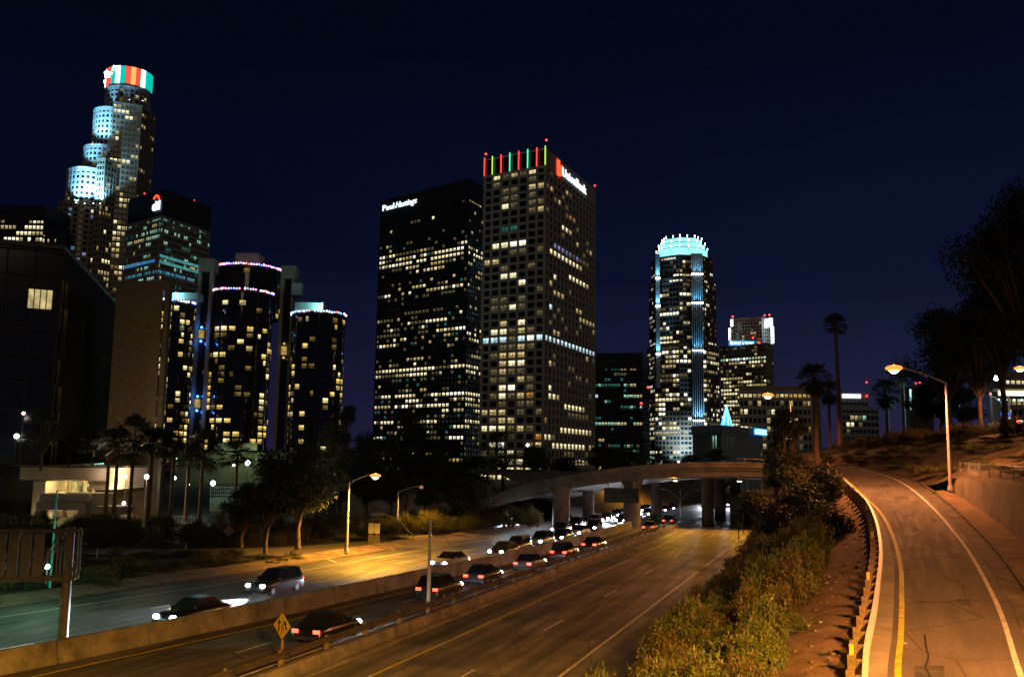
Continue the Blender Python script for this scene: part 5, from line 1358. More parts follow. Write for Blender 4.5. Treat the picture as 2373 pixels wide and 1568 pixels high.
# palms
def palm_crown(seed, nf, fl, leafm, skirt=False):
    rr = random.Random(seed); mb = MB()
    for k in range(nf):
        a = k * 2.399 + rr.uniform(-.2, .2); el = rr.uniform(-.75 if not skirt else -1.35, 1.25); pl = fl * rr.uniform(.45, .6)
        d = Vector((math.cos(a) * math.cos(el), math.sin(a) * math.cos(el), math.sin(el)))
        e = d * pl; e.z -= pl * .12
        mb.tube((0, 0, 0), tuple(e), fl * .014, fl * .008, 4)
        side = d.cross(Vector((0, 0, 1)))
        if side.length < .05: side = Vector((1, 0, 0))
        side.normalize(); up = side.cross(d)
        nb = 13
        for q in range(nb):
            t = (q / (nb - 1) - .5) * 2.6; bl = fl * .55 * (1 - .12 * abs(t)) * rr.uniform(.85, 1.1)
            bd = (d * math.cos(t) + side * math.sin(t) + up * rr.uniform(-.1, .15)).normalized()
            m_ = e + bd * bl * .55; tip = e + bd * bl; tip.z -= bl * rr.uniform(.12, .32); ww = bd.cross(up); ww.normalize(); ww *= fl * .03
            mb.add([tuple(e), tuple(m_ + ww), tuple(tip), tuple(m_ - ww)], [(0, 1, 2, 3)])
    return mb.mesh('crown', leafm)
PC = [palm_crown(1, 46, 2.6, PALM_LEAF), palm_crown(2, 60, 2.4, PALM_LEAF, True), palm_crown(3, 34, 2.8, PALM_LEAF)]
def palm(x, ybase, ytop, Y, r, label, ci=0, cs=1.0, group=None, lean=0.0, name='palm_tree'):
    p = aty(x, ybase, Y); h = aty(x, ytop, Y)[2] - p[2]; e = empty(name, p, label, 'palm tree', group, R.uniform(0, 6))
    mb = MB(); n = 10; pts = []
    for i in range(n + 1):
        f = i / n; pts.append((lean * f * f * h, 0, -.5 + (h + .5) * f))
    for i in range(n): mb.tube(pts[i], pts[i + 1], r * (1.25 - .5 * (i / n) ** .5) , r * (1.25 - .5 * ((i + 1) / n) ** .5) * .97, 10)
    mb.build('trunk', PALM_BARK, e)
    c = link('crown', PC[ci], e, (lean * h, 0, h)); c.scale = (cs * R.uniform(.88, 1.12), cs * R.uniform(.88, 1.12), cs * R.uniform(.85, 1.2)); return e
palm(1893, 1084, 872, 98, .30, 'thick trunked palm beside the top of the ramp, trunk lit orange', 1, .92, None, -.0)
palm(1948, 1045, 752, 132, .33, 'tallest slim palm standing alone against the night sky', 0, .78, None, -.012)
palm(1925, 1050, 905, 138, .25, 'shorter dark palm between the thick palm and the tallest palm', 1, .95)
palm(2058, 1015, 905, 150, .3, 'shaggy skirted palm on the hill left of the orange ramp lamp', 1, 1.25)
palm(2098, 1010, 878, 152, .2, 'slender palm directly behind the orange ramp lamp', 0, .7)
GP = 'palms in front of the low stucco building'
for (x, yt, yb, Y, cs, lab) in ((298, 1022, 1216, 119, 1.05, 'fullest palm before the blank slab wall, feathery open crown'), (262, 1018, 1213, 121, .7, 'palm just left of the fullest palm by the slab wall'), (243, 1020, 1205, 122, .7, 'palm nearest the curved balcony of the stucco building'),
                              (342, 1022, 1216, 120, .75, 'palm in front of the right edge of the slab wall'), (372, 1030, 1214, 121, .8, 'palm just right of the slab wall'), (394, 1050, 1212, 124, .7, 'second palm right of the slab wall'),
                              (462, 1048, 1205, 128, 1.0, 'broad palm in front of the hotel podium parapet'), (430, 1060, 1200, 130, .7, 'small palm between the podium lamps'), (543, 1052, 1190, 132, .95, 'palm in front of the lit podium panels'), (150, 1030, 1190, 128, .8, 'palm behind the flat roof of the stucco building'), (205, 1035, 1190, 128, .75, 'palm rising behind the stucco balcony')):
    palm(x, yb, yt, Y, .26, lab, 2 if cs > .9 else 0, cs * 1.22, GP)

# bushes: big dark ones on the bank, olive brush in the foreground
def bush_mesh(seed, n, leafm, size, twigs=20, r=1.0, h=1.0):
    rr = random.Random(seed); blobs = []
    for k in range(12):
        a = rr.uniform(0, 6.28); q = rr.uniform(0, .62) * r; br = rr.uniform(.28, .5) * r
        blobs.append((q * math.cos(a), q * math.sin(a), h * rr.uniform(.2, .72), br, br * .8 * h))
    mb = MB(); leaf_cloud(mb, blobs, n, size, rr, 0, .7, .35)
    for k in range(twigs):
        a = rr.uniform(0, 6.28); q = rr.uniform(.1, .9) * r
        mb.tube((0, 0, 0), (q * math.cos(a), q * math.sin(a), h * rr.uniform(.5, 1.1)), .012, .004, 4, 1, False)
    return mb.mesh('bush', [leafm, BARK])
BIG = [bush_mesh(s, 5200, LEAF_DARK, .05) for s in (1, 2)] + [bush_mesh(3, 5200, LEAF, .05)]
def bush(loc, r, h, me, label, group=None, name='bush'):
    o = link(name, me, None, loc, (0, 0, R.uniform(0, 6.28)), (r, r, h)); return tag(o, label, 'bush', group)
GB = 'dark rounded bushes on the bank'
for (x, y, Y, r, h, k, lab) in ((1865, 1195, 73, 3.0, 3.1, 0, 'large dark rounded bush at the middle of the bank beside the ramp'), (1925, 1150, 78, 2.5, 2.9, 1, 'dark bush against the ramp guard rail at its bend'), (1800, 1235, 68, 2.4, 2.4, 1, 'dark bush at the road edge of the bank'),
                               (1765, 1195, 84, 2.6, 2.8, 2, 'dark bush under the dimly lit bushy tree'), (1850, 1130, 88, 2.4, 2.6, 2, 'brownish bush below the thick palm'), (1905, 1110, 93, 1.8, 2.0, 1, 'small dark bush beside the top bend of the rail'),
                               (1930, 1240, 62, 2.0, 2.2, 0, 'dark bush above the olive brush near the rail'), (1885, 1265, 60, 1.8, 1.9, 2, 'dark green bush behind the tallest olive brush')):
    p = aty(x, y + 12, Y); bush(p, r, h, BIG[k], lab, GB)
# foreground brush: one mass of olive and brown scrub on the slope
rr = random.Random(50)
BR = []
for s in range(4):
    mb = MB(); rq = random.Random(60 + s)
    NT, NL, S0, S1, HT = ((60, 62, .06, .13, 1.0), (44, 40, .09, .20, 1.3), (64, 78, .045, .09, .9), (70, 24, .07, .15, 1.15))[s]
    for k in range(NT):
        a = rq.uniform(0, 6.28); q = rq.uniform(0, .8); x0, y0 = q * math.cos(a), q * math.sin(a); hh = rq.uniform(.5, 1.15) * (1 - .35 * q) * HT
        tx, ty = x0 + rq.uniform(-.25, .25), y0 + rq.uniform(-.25, .25); mb.tube((x0, y0, -.1), (tx, ty, hh), .009, .003, 3, 1, False)
        for l in range(NL):
            f = rq.uniform(.25, 1.08); c = Vector((x0 + (tx - x0) * f + rq.gauss(0, .07), y0 + (ty - y0) * f + rq.gauss(0, .07), hh * f + rq.gauss(0, .04)))
            u = Vector((rq.gauss(0, 1), rq.gauss(0, 1), rq.gauss(.6, .7))).normalized(); v = u.cross(Vector((rq.gauss(0, 1), rq.gauss(0, 1), rq.gauss(0, 1)))).normalized(); sl = rq.uniform(S0, S1)
            mb.add([tuple(c), tuple(c + u * sl * .5 + v * sl * .2), tuple(c + u * sl * 1.15), tuple(c + u * sl * .5 - v * sl * .2)], [(0, 1, 2, 3)], 0 if rq.random() < (.85, .7, .9, .25)[s] else 2)
    BR.append(mb.mesh('scrub', [LEAF_OLIVE if s != 2 else LEAF, BARK, LEAF_BROWN]))
def cluster(name, pts, label):
    """many tufts joined into one stretch of scrub"""
    vs, fs, mi = [], [], []
    me = bpy.data.meshes.new(name); arrs = []
    for (p, sc, hz, k, rz) in pts:
        m0 = BR[k]; n = len(m0.vertices); co = np.empty(n * 3); m0.vertices.foreach_get('co', co); co = co.reshape(-1, 3)
        ca, sa = math.cos(rz), math.sin(rz); o = np.empty_like(co)
        o[:, 0] = (co[:, 0] * ca - co[:, 1] * sa) * sc + p[0]; o[:, 1] = (co[:, 0] * sa + co[:, 1] * ca) * sc + p[1]; o[:, 2] = co[:, 2] * hz + p[2]
        arrs.append((o, m0))
    base = 0
    for o, m0 in arrs:
        for pl in m0.polygons: fs.append(tuple(base + v for v in pl.vertices)); mi.append(pl.material_index if m0.materials[0] != LEAF else (3 if pl.material_index == 0 else pl.material_index))
        base += len(o)
    me.from_pydata(np.vstack([a[0] for a in arrs]).tolist(), [], fs)
    for m_ in (LEAF_OLIVE, BARK, LEAF_BROWN, LEAF): me.materials.append(m_)
    me.polygons.foreach_set('material_index', mi); me.update()
    return tag(link(name, me), label, None, None, 'stuff')
pts = []
for k in range(350):
    u = rr.uniform(.06, .56); v = rr.uniform(.03, .74) if u > .26 else rr.uniform(-.02, .7)
    p = bank_pt(u, v); pts.append((p, rr.uniform(.7, 1.25), rr.uniform(.6, 1.6) * (1.25 if .3 < u < .5 and v > .3 else 1.0), (int(2 * math.sin(u * 31) + 2 * math.sin(v * 9 + u * 17) + 20) + rr.choice((0, 0, 0, 1, 2))) % 4, rr.uniform(0, 6.28)))
cluster('scrub', pts, 'olive and brown scrub covering the slope between the slab road and the ramp')
pts = []
for k in range(130):
    u = rr.uniform(.5, .98); v = rr.uniform(.0, .95); p = bank_pt(u, v); pts.append((p, rr.uniform(.8, 1.3), rr.uniform(.6, 1.1), rr.choice((2, 2, 3)), rr.uniform(0, 6.28)))
cluster('scrub', pts, 'darker scrub further up the bank towards the overpass')
# ivy and scrub on the left of the freeway, and on the right hillside
pts = []
for k in range(340):
    x = rr.uniform(-62, -12); y = rr.uniform(58, 90.5)
    s_, t_ = x * NX + y * NY, x * DX + y * DY
    lim = -50 + (t_ - 40) * .085 if t_ < 118 else -43
    if s_ > lim - .6: continue
    pts.append(((x, y, .1), rr.uniform(.9, 1.5), rr.uniform(.25, .75), rr.choice((2, 2, 3)), rr.uniform(0, 6.28)))
cluster('ivy', pts, 'dark ivy and scrub covering the ground left of the freeway')
pts = []
for k in range(260):
    x = rr.uniform(-70, 4); y = rr.uniform(100, 118) + max(0, (x + 30)) * .75
    pts.append(((x, y, .1 + max(0, (y - 104) * .04)), rr.uniform(1.0, 1.7), rr.uniform(.7, 2.0), rr.choice((2, 2, 3)), rr.uniform(0, 6.28)))
cluster('hedge', pts, 'dark hedge and ground cover between the off ramp and the stucco building')
pts = []
HR = hr
for k in range(330):
    j = rr.randrange(1, 8); i = rr.randrange(5, 40); p = HR[j][i]; pts.append(((p[0] + rr.uniform(-2, 2), p[1] + rr.uniform(-2, 2), p[2] - .1), rr.uniform(.7, 1.5), rr.uniform(.25, .6) + (.9 if j in (6, 7) else 0) * rr.random(), rr.choice((0, 1, 2, 2)), rr.uniform(0, 6.28)))
cluster('hill_scrub', pts, 'dry grass tufts and low scrub on the hillside right of the ramp')
pts = []
for k in range(120):
    f = k / 120; p = resample(r2, 120)[k] if False else r2[int(f * 30) + 10]
    pts.append(((p[0] + rr.uniform(-3, 3), p[1] + rr.uniform(-2.5, 2.5), p[2] - .2), rr.uniform(1.2, 2.2), rr.uniform(1.0, 1.9), rr.choice((2, 2, 3)), rr.uniform(0, 6.28)))
cluster('hedge', pts, 'dark hedge along the crest of the hill under the palms')
# loose litter and stones on the bare dirt beside the rail
rr = random.Random(70); mb = MB()
for k in range(420):
    p = bank_pt(rr.uniform(.05, .6), rr.uniform(.62, .98)); s_ = rr.uniform(.02, .09)
    mb.box((p[0], p[1], p[2] + .03), (s_ * 2, s_ * 1.4, s_), rr.uniform(0, 3), 0 if rr.random() < .85 else 1)
tag(mb.build('gravel', [DIRT, GREY_SIGN]), 'loose stones and litter on the bare dirt beside the ramp rail', None, None, 'stuff')

# ================================================================ STREET LAMPS
def davit(name, base, head, label, lit=None, energy=0, arm_drop=0.9, r=.11, straight=True, group=None, col=SODIUM_COL, lens=SODIUM, big=1.0, spot=True, cone=168):
    """tall pole with a raked arm and a cobra head"""
    e = empty(name, base, label, 'street lamp', group)
    rel = lambda p: tuple(p[i] - base[i] for i in range(3))
    top = (base[0], base[1], head[2] - arm_drop); a = rel(top); h = rel(head)
    mb = MB(); mb.tube((0, 0, -.3), a, r * 1.25, r * .7, 10); mb.tube((0, 0, -.1), (0, 0, .25), r * 2.2, r * 2.0, 8); mb.build('pole', POLE, e)
    mb = MB()
    if straight: mb.path([(a[0], a[1], a[2] - .15), a, (a[0] + (h[0] - a[0]) * .5, a[1] + (h[1] - a[1]) * .5, a[2] + (h[2] - a[2]) * .6), h], r * .5, r * .4, 7)
    else:
        pts = []
        for k in range(9):
            f = k / 8; pts.append((h[0] * f, h[1] * f, a[2] + (h[2] - a[2]) * math.sin(f * math.pi / 2)))
        mb.path(pts, r * .45, r * .35, 7)
    mb.build('arm', POLE, e)
    an = math.atan2(h[1] - a[1], h[0] - a[0]); dx, dy = math.cos(an), math.sin(an)
    mb = MB(); L_ = .85 * big
    rows = []
    for f, wz, hz in ((0, .08, .07), (.25, .15, .11), (.6, .19, .14), (.9, .14, .1), (1, .05, .04)):
        rows.append([(h[0] + dx * (f * L_ - .05) - dy * wz * math.cos(q) * big, h[1] + dy * (f * L_ - .05) + dx * wz * math.cos(q) * big, h[2] + hz * math.sin(q) * big) for q in [2 * math.pi * k / 10 for k in range(11)]])
    mb.loft(rows); mb.build('lamp_head', POLE, e)
    c = (h[0] + dx * .55 * big, h[1] + dy * .55 * big, h[2] - .09 * big)
    mb = MB(); mb.ball(c, .26 * big, 12, 7, 0, .85); mb.build('lens', lens if lit else GREY_SIGN, e)
    if lit and lens is SODIUM:
        mb = MB(); mb.ball((c[0], c[1], c[2] + .05 * big), .42 * big, 14, 8, 0, .38); mb.build('halo_bowl', HALO, e)  # glowing bowl added to give the lamp an orange halo
    if lit:
        q = (base[0] + c[0], base[1] + c[1], base[2] + c[2] - .38 * big)
        lamp('SPOT' if spot else 'POINT', q, energy, col, e, .25, (q[0], q[1], q[2] - 5), math.radians(cone), .35)
    return e
def px_lamp(xb, yb, Y, xh, yh, label, dY=0.0, **k):
    b = aty(xb, yb, Y); h = aty(xh, yh, Y + dY); return davit('street_lamp', b, h, label, **k)
px_lamp(2203, 1132, 80.5, 2092, 852, 'orange lit street lamp with long arm over the ramp, base by the retaining wall', lit=True, energy=20000, arm_drop=1.1, r=.13, big=1.7, dY=-1.5)
px_lamp(1836, 1060, 128, 1797, 914, 'orange lit street lamp behind the bushy tree at the top of the ramp', lit=True, energy=5500, arm_drop=1.0, r=.12, big=1.9)
px_lamp(803, 1276, 92, 853, 1100, 'lit orange street lamp on the left shoulder beside the off ramp', lit=True, col=SODIUM_Y, cone=146, energy=24000, arm_drop=.8, r=.12, big=1.3)
px_lamp(920, 1232, 118, 966, 1126, 'faintly glowing street lamp further along the left shoulder', lit=True, col=SODIUM_Y, cone=150, energy=4500, arm_drop=.8, r=.12, lens=glow('weak_bulb', (1, .3, .12), .5))
p = W(-24.35, 54.5, 0)
davit('street_lamp', p, aty(868, 1190, 57.5), 'unlit median street lamp with a curved drooping arm', arm_drop=.0, straight=False, r=.12) if False else None
e = empty('street_lamp', p, 'unlit median lamp pole with curved arm reaching left over the wall', 'street lamp')
hp = aty(962, 1198, p[1])[2]
mb = MB(); mb.tube((0, 0, -.3), (0, 0, hp), .14, .085, 10); mb.build('pole', POLE, e)
j0 = aty(960, 1243, p[1]); hd = [aty(x, y, p[1]) for x, y in ((960, 1243), (945, 1228), (930, 1210), (912, 1198), (892, 1191))]
mb = MB(); mb.path([tuple(q[i] - p[i] for i in range(3)) for q in hd], .045, .035, 7); mb.build('arm', POLE, e)
q = tuple(hd[-1][i] - p[i] for i in range(3)); mb = MB(); rows = []
for f, wz, hz in ((0, .06, .05), (.25, .16, .12), (.6, .2, .15), (.9, .15, .1), (1, .05, .04)):
    rows.append([(q[0] - f * .85, q[1] - wz * math.cos(a), q[2] + .02 + hz * math.sin(a)) for a in [2 * math.pi * k / 10 for k in range(11)]])
mb.loft(rows); mb.build('lamp_head', POLE, e); mb = MB(); mb.ball((q[0] - .5, q[1], q[2] - .08), .17, 8, 5, 0, .5); mb.build('lens', GREY_SIGN, e)
# the median lamp under the bridge, seen through the opening
p = atz(1577, 1208, 0); e = empty('street_lamp', p, 'distant unlit median lamp standing in the opening under the overpass', 'street lamp')
hp = aty(1575, 1133, p[1])[2]; mb = MB(); mb.tube((0, 0, -.3), (0, 0, hp), .14, .09, 8); mb.build('pole', POLE, e)
for sgn in (-1, 1):
    mb = MB(); mb.path([(0, 0, hp * .62), (sgn * .9, 0, hp * .82), (sgn * 1.9, 0, hp * .97), (sgn * 2.6, 0, hp)], .05, .04, 6); mb.build('arm', POLE, e)
    mb = MB(); mb.box((sgn * 2.9, 0, hp), (.7, .3, .16)); mb.build('lamp_head', POLE, e)
# unseen lamps beside or behind the camera, placed for the light on the roads
davit('street_lamp', W(-24.3, 13.5, 0), W(-22.3, 13.5, 10.0), 'lit yellow median street lamp nearest the camera, outside the frame', lit=True, energy=15000, arm_drop=.8, col=SODIUM_Y)
davit('street_lamp', (22.5, 24.5, 3.2), (18.6, 24.5, 12.6), 'lit orange street lamp beside the ramp nearest the camera, outside the frame', lit=True, energy=19000, arm_drop=1.0)
davit('street_lamp', (7.0, -5.5, 8.3), (8.0, -4.0, 15.5), 'lit yellow street lamp on the bridge behind the camera', lit=True, energy=215000, arm_drop=.8, col=SODIUM_Y)
davit('street_lamp', W(-53, 33, .1), W(-50.5, 33, 9.5), 'greenish white street lamp at the left roadside, outside the frame', lit=True, energy=7000, arm_drop=.8, col=(.3, 1, .62), lens=glow('mercury_green', (.5, 1, .8), 30))
davit('street_lamp', (75, 236, 8), (72, 233, 16), 'lit orange street lamp beyond the overpass', lit=True, energy=60000, arm_drop=.9) if False else None
davit('street_lamp', (19, 205, 3.5), (22, 203, 7.4), 'orange street lamp on the bank beyond the overpass, hidden by the deck', lit=True, col=SODIUM_Y, energy=16000, arm_drop=.9)
davit('street_lamp', W(-49, 132, .5), W(-46.4, 132, 9.0), 'street lamp beside the left shoulder behind the overpass end', lit=False, arm_drop=.8) if False else None
# white lamps on the street at the hilltop
MERC = glow('mercury_bulb', (.6, .95, 1.0), 40)
def post_lamp(x, yb, yh, Y, label, energy=3500):
    b = aty(x, yb, Y); h = aty(x - 4, yh, Y); e = empty('street_lamp', b, label, 'street lamp', 'white lamps on the hilltop street'); hh = h[2] - b[2]
    mb = MB(); mb.tube((0, 0, -.3), (0, 0, hh), .16, .1, 8); mb.build('pole', STEEL, e)
    mb = MB(); mb.tube((0, 0, hh - .1), (-.5, 0, hh + .1), .06, n=6); mb.box((.35, 0, hh + .05), (.5, .3, .3)); mb.build('arm', STEEL, e)
    mb = MB(); mb.ball((-.75, 0, hh + .1), .42, 10, 6); mb.build('lens', MERC, e)
    lamp('POINT', (b[0] - .75, b[1], b[2] + hh - .5), energy, MERCURY, e, .3); return e
post_lamp(2227, 1006, 913, 148, 'nearer white street lamp on the hilltop, left of the blue street sign')
sl = post_lamp(2325, 992, 877, 158, 'farther white street lamp on the hilltop holding the blue street sign')
b = aty(2400, 1000, 112); davit('street_lamp', b, aty(2380, 852, 112), 'orange street lamp glowing at the right edge of the photo', lit=True, energy=8000, arm_drop=.6, big=1.6, r=.12)

# globe lamps among the palms
GLOBE_G = 'small white lamps among the palms'
WB2 = glow('globe_white', (.95, .85, 1.0), 12); WBG = glow('globe_green', (.75, 1.0, .85), 12)
def globe(x, yb, y, Y, label, e_=900, m=WB2, col=(1, .85, .8), r=.24, warm=False):
    b = aty(x, yb, Y); z = aty(x, y, Y)[2]; e = empty('lamp_post', b, label, 'lamp post', GLOBE_G)
    mb = MB(); mb.tube((0, 0, -.2), (0, 0, z - b[2] - r), .06, .045, 6); mb.build('pole', DARK_METAL, e)
    mb = MB(); mb.ball((0, 0, z - b[2]), r, 10, 6); mb.build('globe', m, e)
    if e_: lamp('POINT', (b[0], b[1] - r - .15, z), e_ * .22, col, e, .15)
globe(333, 1212, 1104, 131, 'bright globe lamp in front of the slab wall', 12000, WARM_BULB, (1, .72, .42), .34)
globe(284, 1212, 1165, 131, 'low white globe lamp at the foot of the slab wall', 6000, WB2, (1, .75, .5))
globe(285, 1200, 1104, 130, 'white globe lamp behind the fullest palm', 500, r=.18)
globe(245, 1195, 1101, 125, 'small globe lamp beside the curved balcony', 400, r=.12)
globe(400, 1195, 1064, 150, 'upper left white lamp before the hotel podium', 500, WBG, (.8, 1, .9))
globe(430, 1195, 1066, 155, 'upper white lamp beside the broad palm', 500, WBG, (.8, 1, .9))
globe(399, 1195, 1107, 140, 'lower white lamp right of the slab wall', 600)
globe(431, 1195, 1122, 138, 'lower white lamp beneath the broad palm', 600)
globe(568, 1190, 1072, 165, 'large white lamp in front of the lit podium wall', 2600, WBG, (.8, 1, .9), .45)
globe(536, 1190, 1077, 165, 'small violet white lamp left of the large podium lamp', 300, r=.2)
globe(491, 1165, 1119, 150, 'green white lamp above the railing below the podium', 1500, WBG, (.4, 1, .75), .4)
globe(711, 1160, 1079, 150, 'small bluish lamp behind the orange lit tree', 300, WB2, r=.2)
globe(946, 1190, 1110, 190, 'tiny white lamp behind the freeway lamps', 300, WBG, r=.25)
globe(1222, 1100, 1031, 240, 'small teal white lamp before the beige bank tower', 600, WBG, r=.4)
globe(44, 1085, 957, 118, 'pinkish lamp on a dark pole at the left edge', 300, WARM_BULB, r=.2)
globe(33, 1075, 1010, 118, 'tall oval white lamp at the left edge below the pink one', 500, WBG, r=.3)
globe(107, 1345, 1312, 60, 'bright ground lamp behind the steel sign truss', 500, WBG, (.5, 1, .6), .16)
# teal pole behind the sign truss
b = aty(116, 1350, 62); e = empty('flag_pole', b, 'slim teal lit pole rising behind the steel sign truss', 'pole'); mb = MB(); z = aty(133, 1135, 62)[2]
mb.tube((0, 0, -.3), (.0, 0, z - b[2]), .075, .05, 7); mb.build('pole', mat('teal_pole', (.02, .32, .30), .5), e)

# ================================================================ SIGNS
# merge sign on the median
pz = atz(652, 1535, 0); e = empty('merge_sign', pz, 'yellow diamond merge sign with two black arrows on the median', 'road sign')
zc_ = aty(655, 1449, pz[1])[2]
mb = MB(); mb.box((0, .06, zc_ / 2 + .1), (.11, .08, zc_ + .6)); mb.build('post', WOOD, e)
rz_ = -.62
face = link('panel', None, e, (0, -.03, zc_), (0, 0, rz_)) if False else None
def sign_flat(pts, y, th, m, name):
    ca, sa = math.cos(rz_), math.sin(rz_); n = len(pts); tr = lambda x, z, q: (x * ca - q * sa, x * sa + q * ca, zc_ + z); mb = MB()
    mb.add([tr(x, z, y) for x, z in pts] + [tr(x, z, y + th) for x, z in pts], [tuple(range(n)), tuple(range(n, 2 * n))[::-1]] + [(i, i + n, (i + 1) % n + n, (i + 1) % n) for i in range(n)]); return mb.build(name, m, e)
def clean(pts): return pts
D_ = .64
sign_flat([(0, -D_), (D_, 0), (0, D_), (-D_, 0)], -.05, .04, BLACK, 'rim')
sign_flat([(0, -.605), (.605, 0), (0, .605), (-.605, 0)], -.058, .01, SIGN_Y, 'panel')
yy = -.068
def strokes(segs, name='arrow'):
    for pts in segs: sign_flat([(x * .65, z * .65) for x, z in pts], yy, .008, BLACK, name)
strokes([[(-.40, -.42), (-.28, -.42), (-.25, .17), (-.36, .17)], [(-.50, .13), (-.12, .17), (-.30, .48)]])
strokes([[(.44, -.28), (.56, -.22), (.36, .17), (.24, .13)], [(.10, .10), (.50, .14), (.28, .46)]])
strokes([[(-.07, -.7), (-.02, -.7), (.0, .12), (-.04, .12)], [(.26, -.5), (.31, -.46), (.0, .12), (-.03, .08)]], 'line')
strokes([[(-.03, .25), (.03, .25), (.03, .4), (-.03, .4)], [(-.03, .52), (.03, .52), (.03, .66), (-.03, .66)]], 'line')
# small sign seen from the back by the off-ramp
p = atz(528, 1262, 0.1); e = empty('road_sign', p, 'small dark diamond sign on two posts beside the off ramp', 'road sign'); zc_ = aty(530, 1230, p[1])[2] - .1; rz_ = 0.1
D_ = .62; sign_flat([(0, -D_), (D_, 0), (0, D_), (-D_, 0)], 0, .04, GREY_SIGN, 'panel')
mb = MB(); mb.box((-.12, .08, zc_ / 2), (.07, .07, zc_ + .5)); mb.box((.14, .08, zc_ / 2), (.07, .07, zc_ + .5)); mb.build('post', WOOD, e)
p = atz(866, 1262, 0.1); e = empty('road_sign', p, 'brown rectangular twin panel sign beside the lit street lamp', 'road sign')
zt_ = aty(866, 1214, p[1])[2]
for dx in (-.33, .33):
    mb = MB(); mb.box((dx, 0, zt_ - .55), (.6, .05, 1.1)); mb.build('panel', GREY_SIGN, e); mb = MB(); mb.box((dx, .06, zt_ / 2 - .2), (.12, .1, zt_)); mb.build('post', WOOD, e)
mb = MB(); mb.box((0, .1, .55), (1.3, .2, 1.0)); mb.build('base_box', RUST, e)
# white marker posts along the roads
GD = 'thin white marker posts along the off ramp'
for k, (x, y, yt) in enumerate(((1138, 1258, 1240), (1246, 1232, 1220), (225, 1290, 1273), (430, 1280, 1268), (1337, 1222, 1212))):
    p = atz(x, y, 0); h = max(.8, aty(x, yt, p[1])[2]); mb = MB(); mb.box((0, 0, h / 2), (.1, .04, h)); mb.box((0, -.024, h * .82), (.1, .01, h * .2), 0, 1)
    o = mb.build('marker_post', [PAINT_W, SIGN_Y], None, p); tag(o, ('white marker post behind the median pole, nearest the traffic', 'white marker post at the end of the lit gore', 'orange lit marker post at the far left of the off ramp', 'marker post in the middle of the off ramp edge', 'white marker post beside the nearest bridge pier')[k], 'marker post', GD)
# thin posts beside the right road edge
for k, (x, y, yt) in enumerate(((1712, 1250, 1208), (1722, 1232, 1192))):
    p = atz(x, y, .1); h = aty(x, yt, p[1])[2]; mb = MB(); mb.tube((0, 0, -.2), (0, 0, h), .05, n=6); mb.box((0, -.06, h - .25), (.28, .03, .4)); o = mb.build('marker_post', RUST, None, p)
    tag(o, ('dark thin post at the edge of the slab road, nearer one', 'dark thin post at the edge of the slab road, farther one')[k], 'marker post')

# signs on the hilltop
p = aty(2304, 1000, 152); e = empty('guide_sign', p, 'small green road sign with white arrow on the hilltop', 'road sign'); k = 152 / F_PX
zc_ = aty(2304, 987, 152)[2] - p[2]
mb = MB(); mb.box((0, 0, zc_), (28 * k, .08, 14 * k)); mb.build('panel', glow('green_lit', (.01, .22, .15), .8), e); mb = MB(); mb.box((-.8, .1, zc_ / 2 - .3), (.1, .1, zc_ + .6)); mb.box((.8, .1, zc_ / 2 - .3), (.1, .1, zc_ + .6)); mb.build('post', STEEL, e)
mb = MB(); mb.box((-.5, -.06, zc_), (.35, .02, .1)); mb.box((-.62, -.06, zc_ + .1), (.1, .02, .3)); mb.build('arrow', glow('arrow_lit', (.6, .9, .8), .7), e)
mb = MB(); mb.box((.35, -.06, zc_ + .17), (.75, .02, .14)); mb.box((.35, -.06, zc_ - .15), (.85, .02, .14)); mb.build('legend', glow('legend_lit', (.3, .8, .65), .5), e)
L0 = sl.location; bp = aty(2330, 959, 157.6); k = 158 / F_PX
e = empty('street_sign', bp, 'blue and white street sign on the farther white lamp', 'road sign')
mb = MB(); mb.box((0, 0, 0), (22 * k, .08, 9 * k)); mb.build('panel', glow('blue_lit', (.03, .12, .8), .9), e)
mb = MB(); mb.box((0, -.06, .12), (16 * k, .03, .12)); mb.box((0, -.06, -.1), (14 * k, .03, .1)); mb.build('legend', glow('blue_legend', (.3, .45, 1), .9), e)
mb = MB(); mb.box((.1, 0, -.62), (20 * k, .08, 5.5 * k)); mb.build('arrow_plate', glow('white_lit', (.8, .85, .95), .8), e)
mb = MB(); mb.box((-.1, -.06, -.62), (9 * k, .03, .1)); mb.add([(-.75, -.07, -.62), (-.4, -.07, -.42), (-.4, -.07, -.82)], [(0, 1, 2)]); mb.build('arrow', BLACK, e)
# traffic lights
TR = glow('signal_red', (1, .05, .03), 26); 
b = aty(2360, 1000, 150); e = empty('traffic_light', b, 'traffic light glowing red at the hilltop crossing', 'traffic light'); z = aty(2361, 977, 150)[2] - b[2]
mb = MB(); mb.tube((0, .2, -.3), (0, .2, z + .8), .07, n=7); mb.build('post', DARK_METAL, e); mb = MB(); mb.box((0, 0, z - .25), (.34, .3, 1.05)); mb.build('housing', BLACK, e); mb = MB(); mb.ball((0, -.16, z), .25, 10, 6); mb.build('lens', TR, e)
lamp('POINT', (b[0], b[1] - .7, b[2] + z), 1800, (1, .04, .02), e, .2)
arm = empty('signal_arm', aty(2330, 1000, 162), 'thin curved mast arm carrying signals under the lit canopy', 'mast arm')
p0 = arm.location; mb = MB(); mb.path([(0, 0, 0), (0, 0, aty(2330, 945, 162)[2] - p0[2])], .1, .08, 7); mb.build('mast', STEEL, arm)
q = [aty(x, y, 162) for x, y in ((2330, 945), (2316, 928), (2304, 920), (2292, 916))]; mb = MB(); mb.path([tuple(a[i] - p0[i] for i in range(3)) for a in q], .06, .04, 6); mb.build('arm', STEEL, arm)
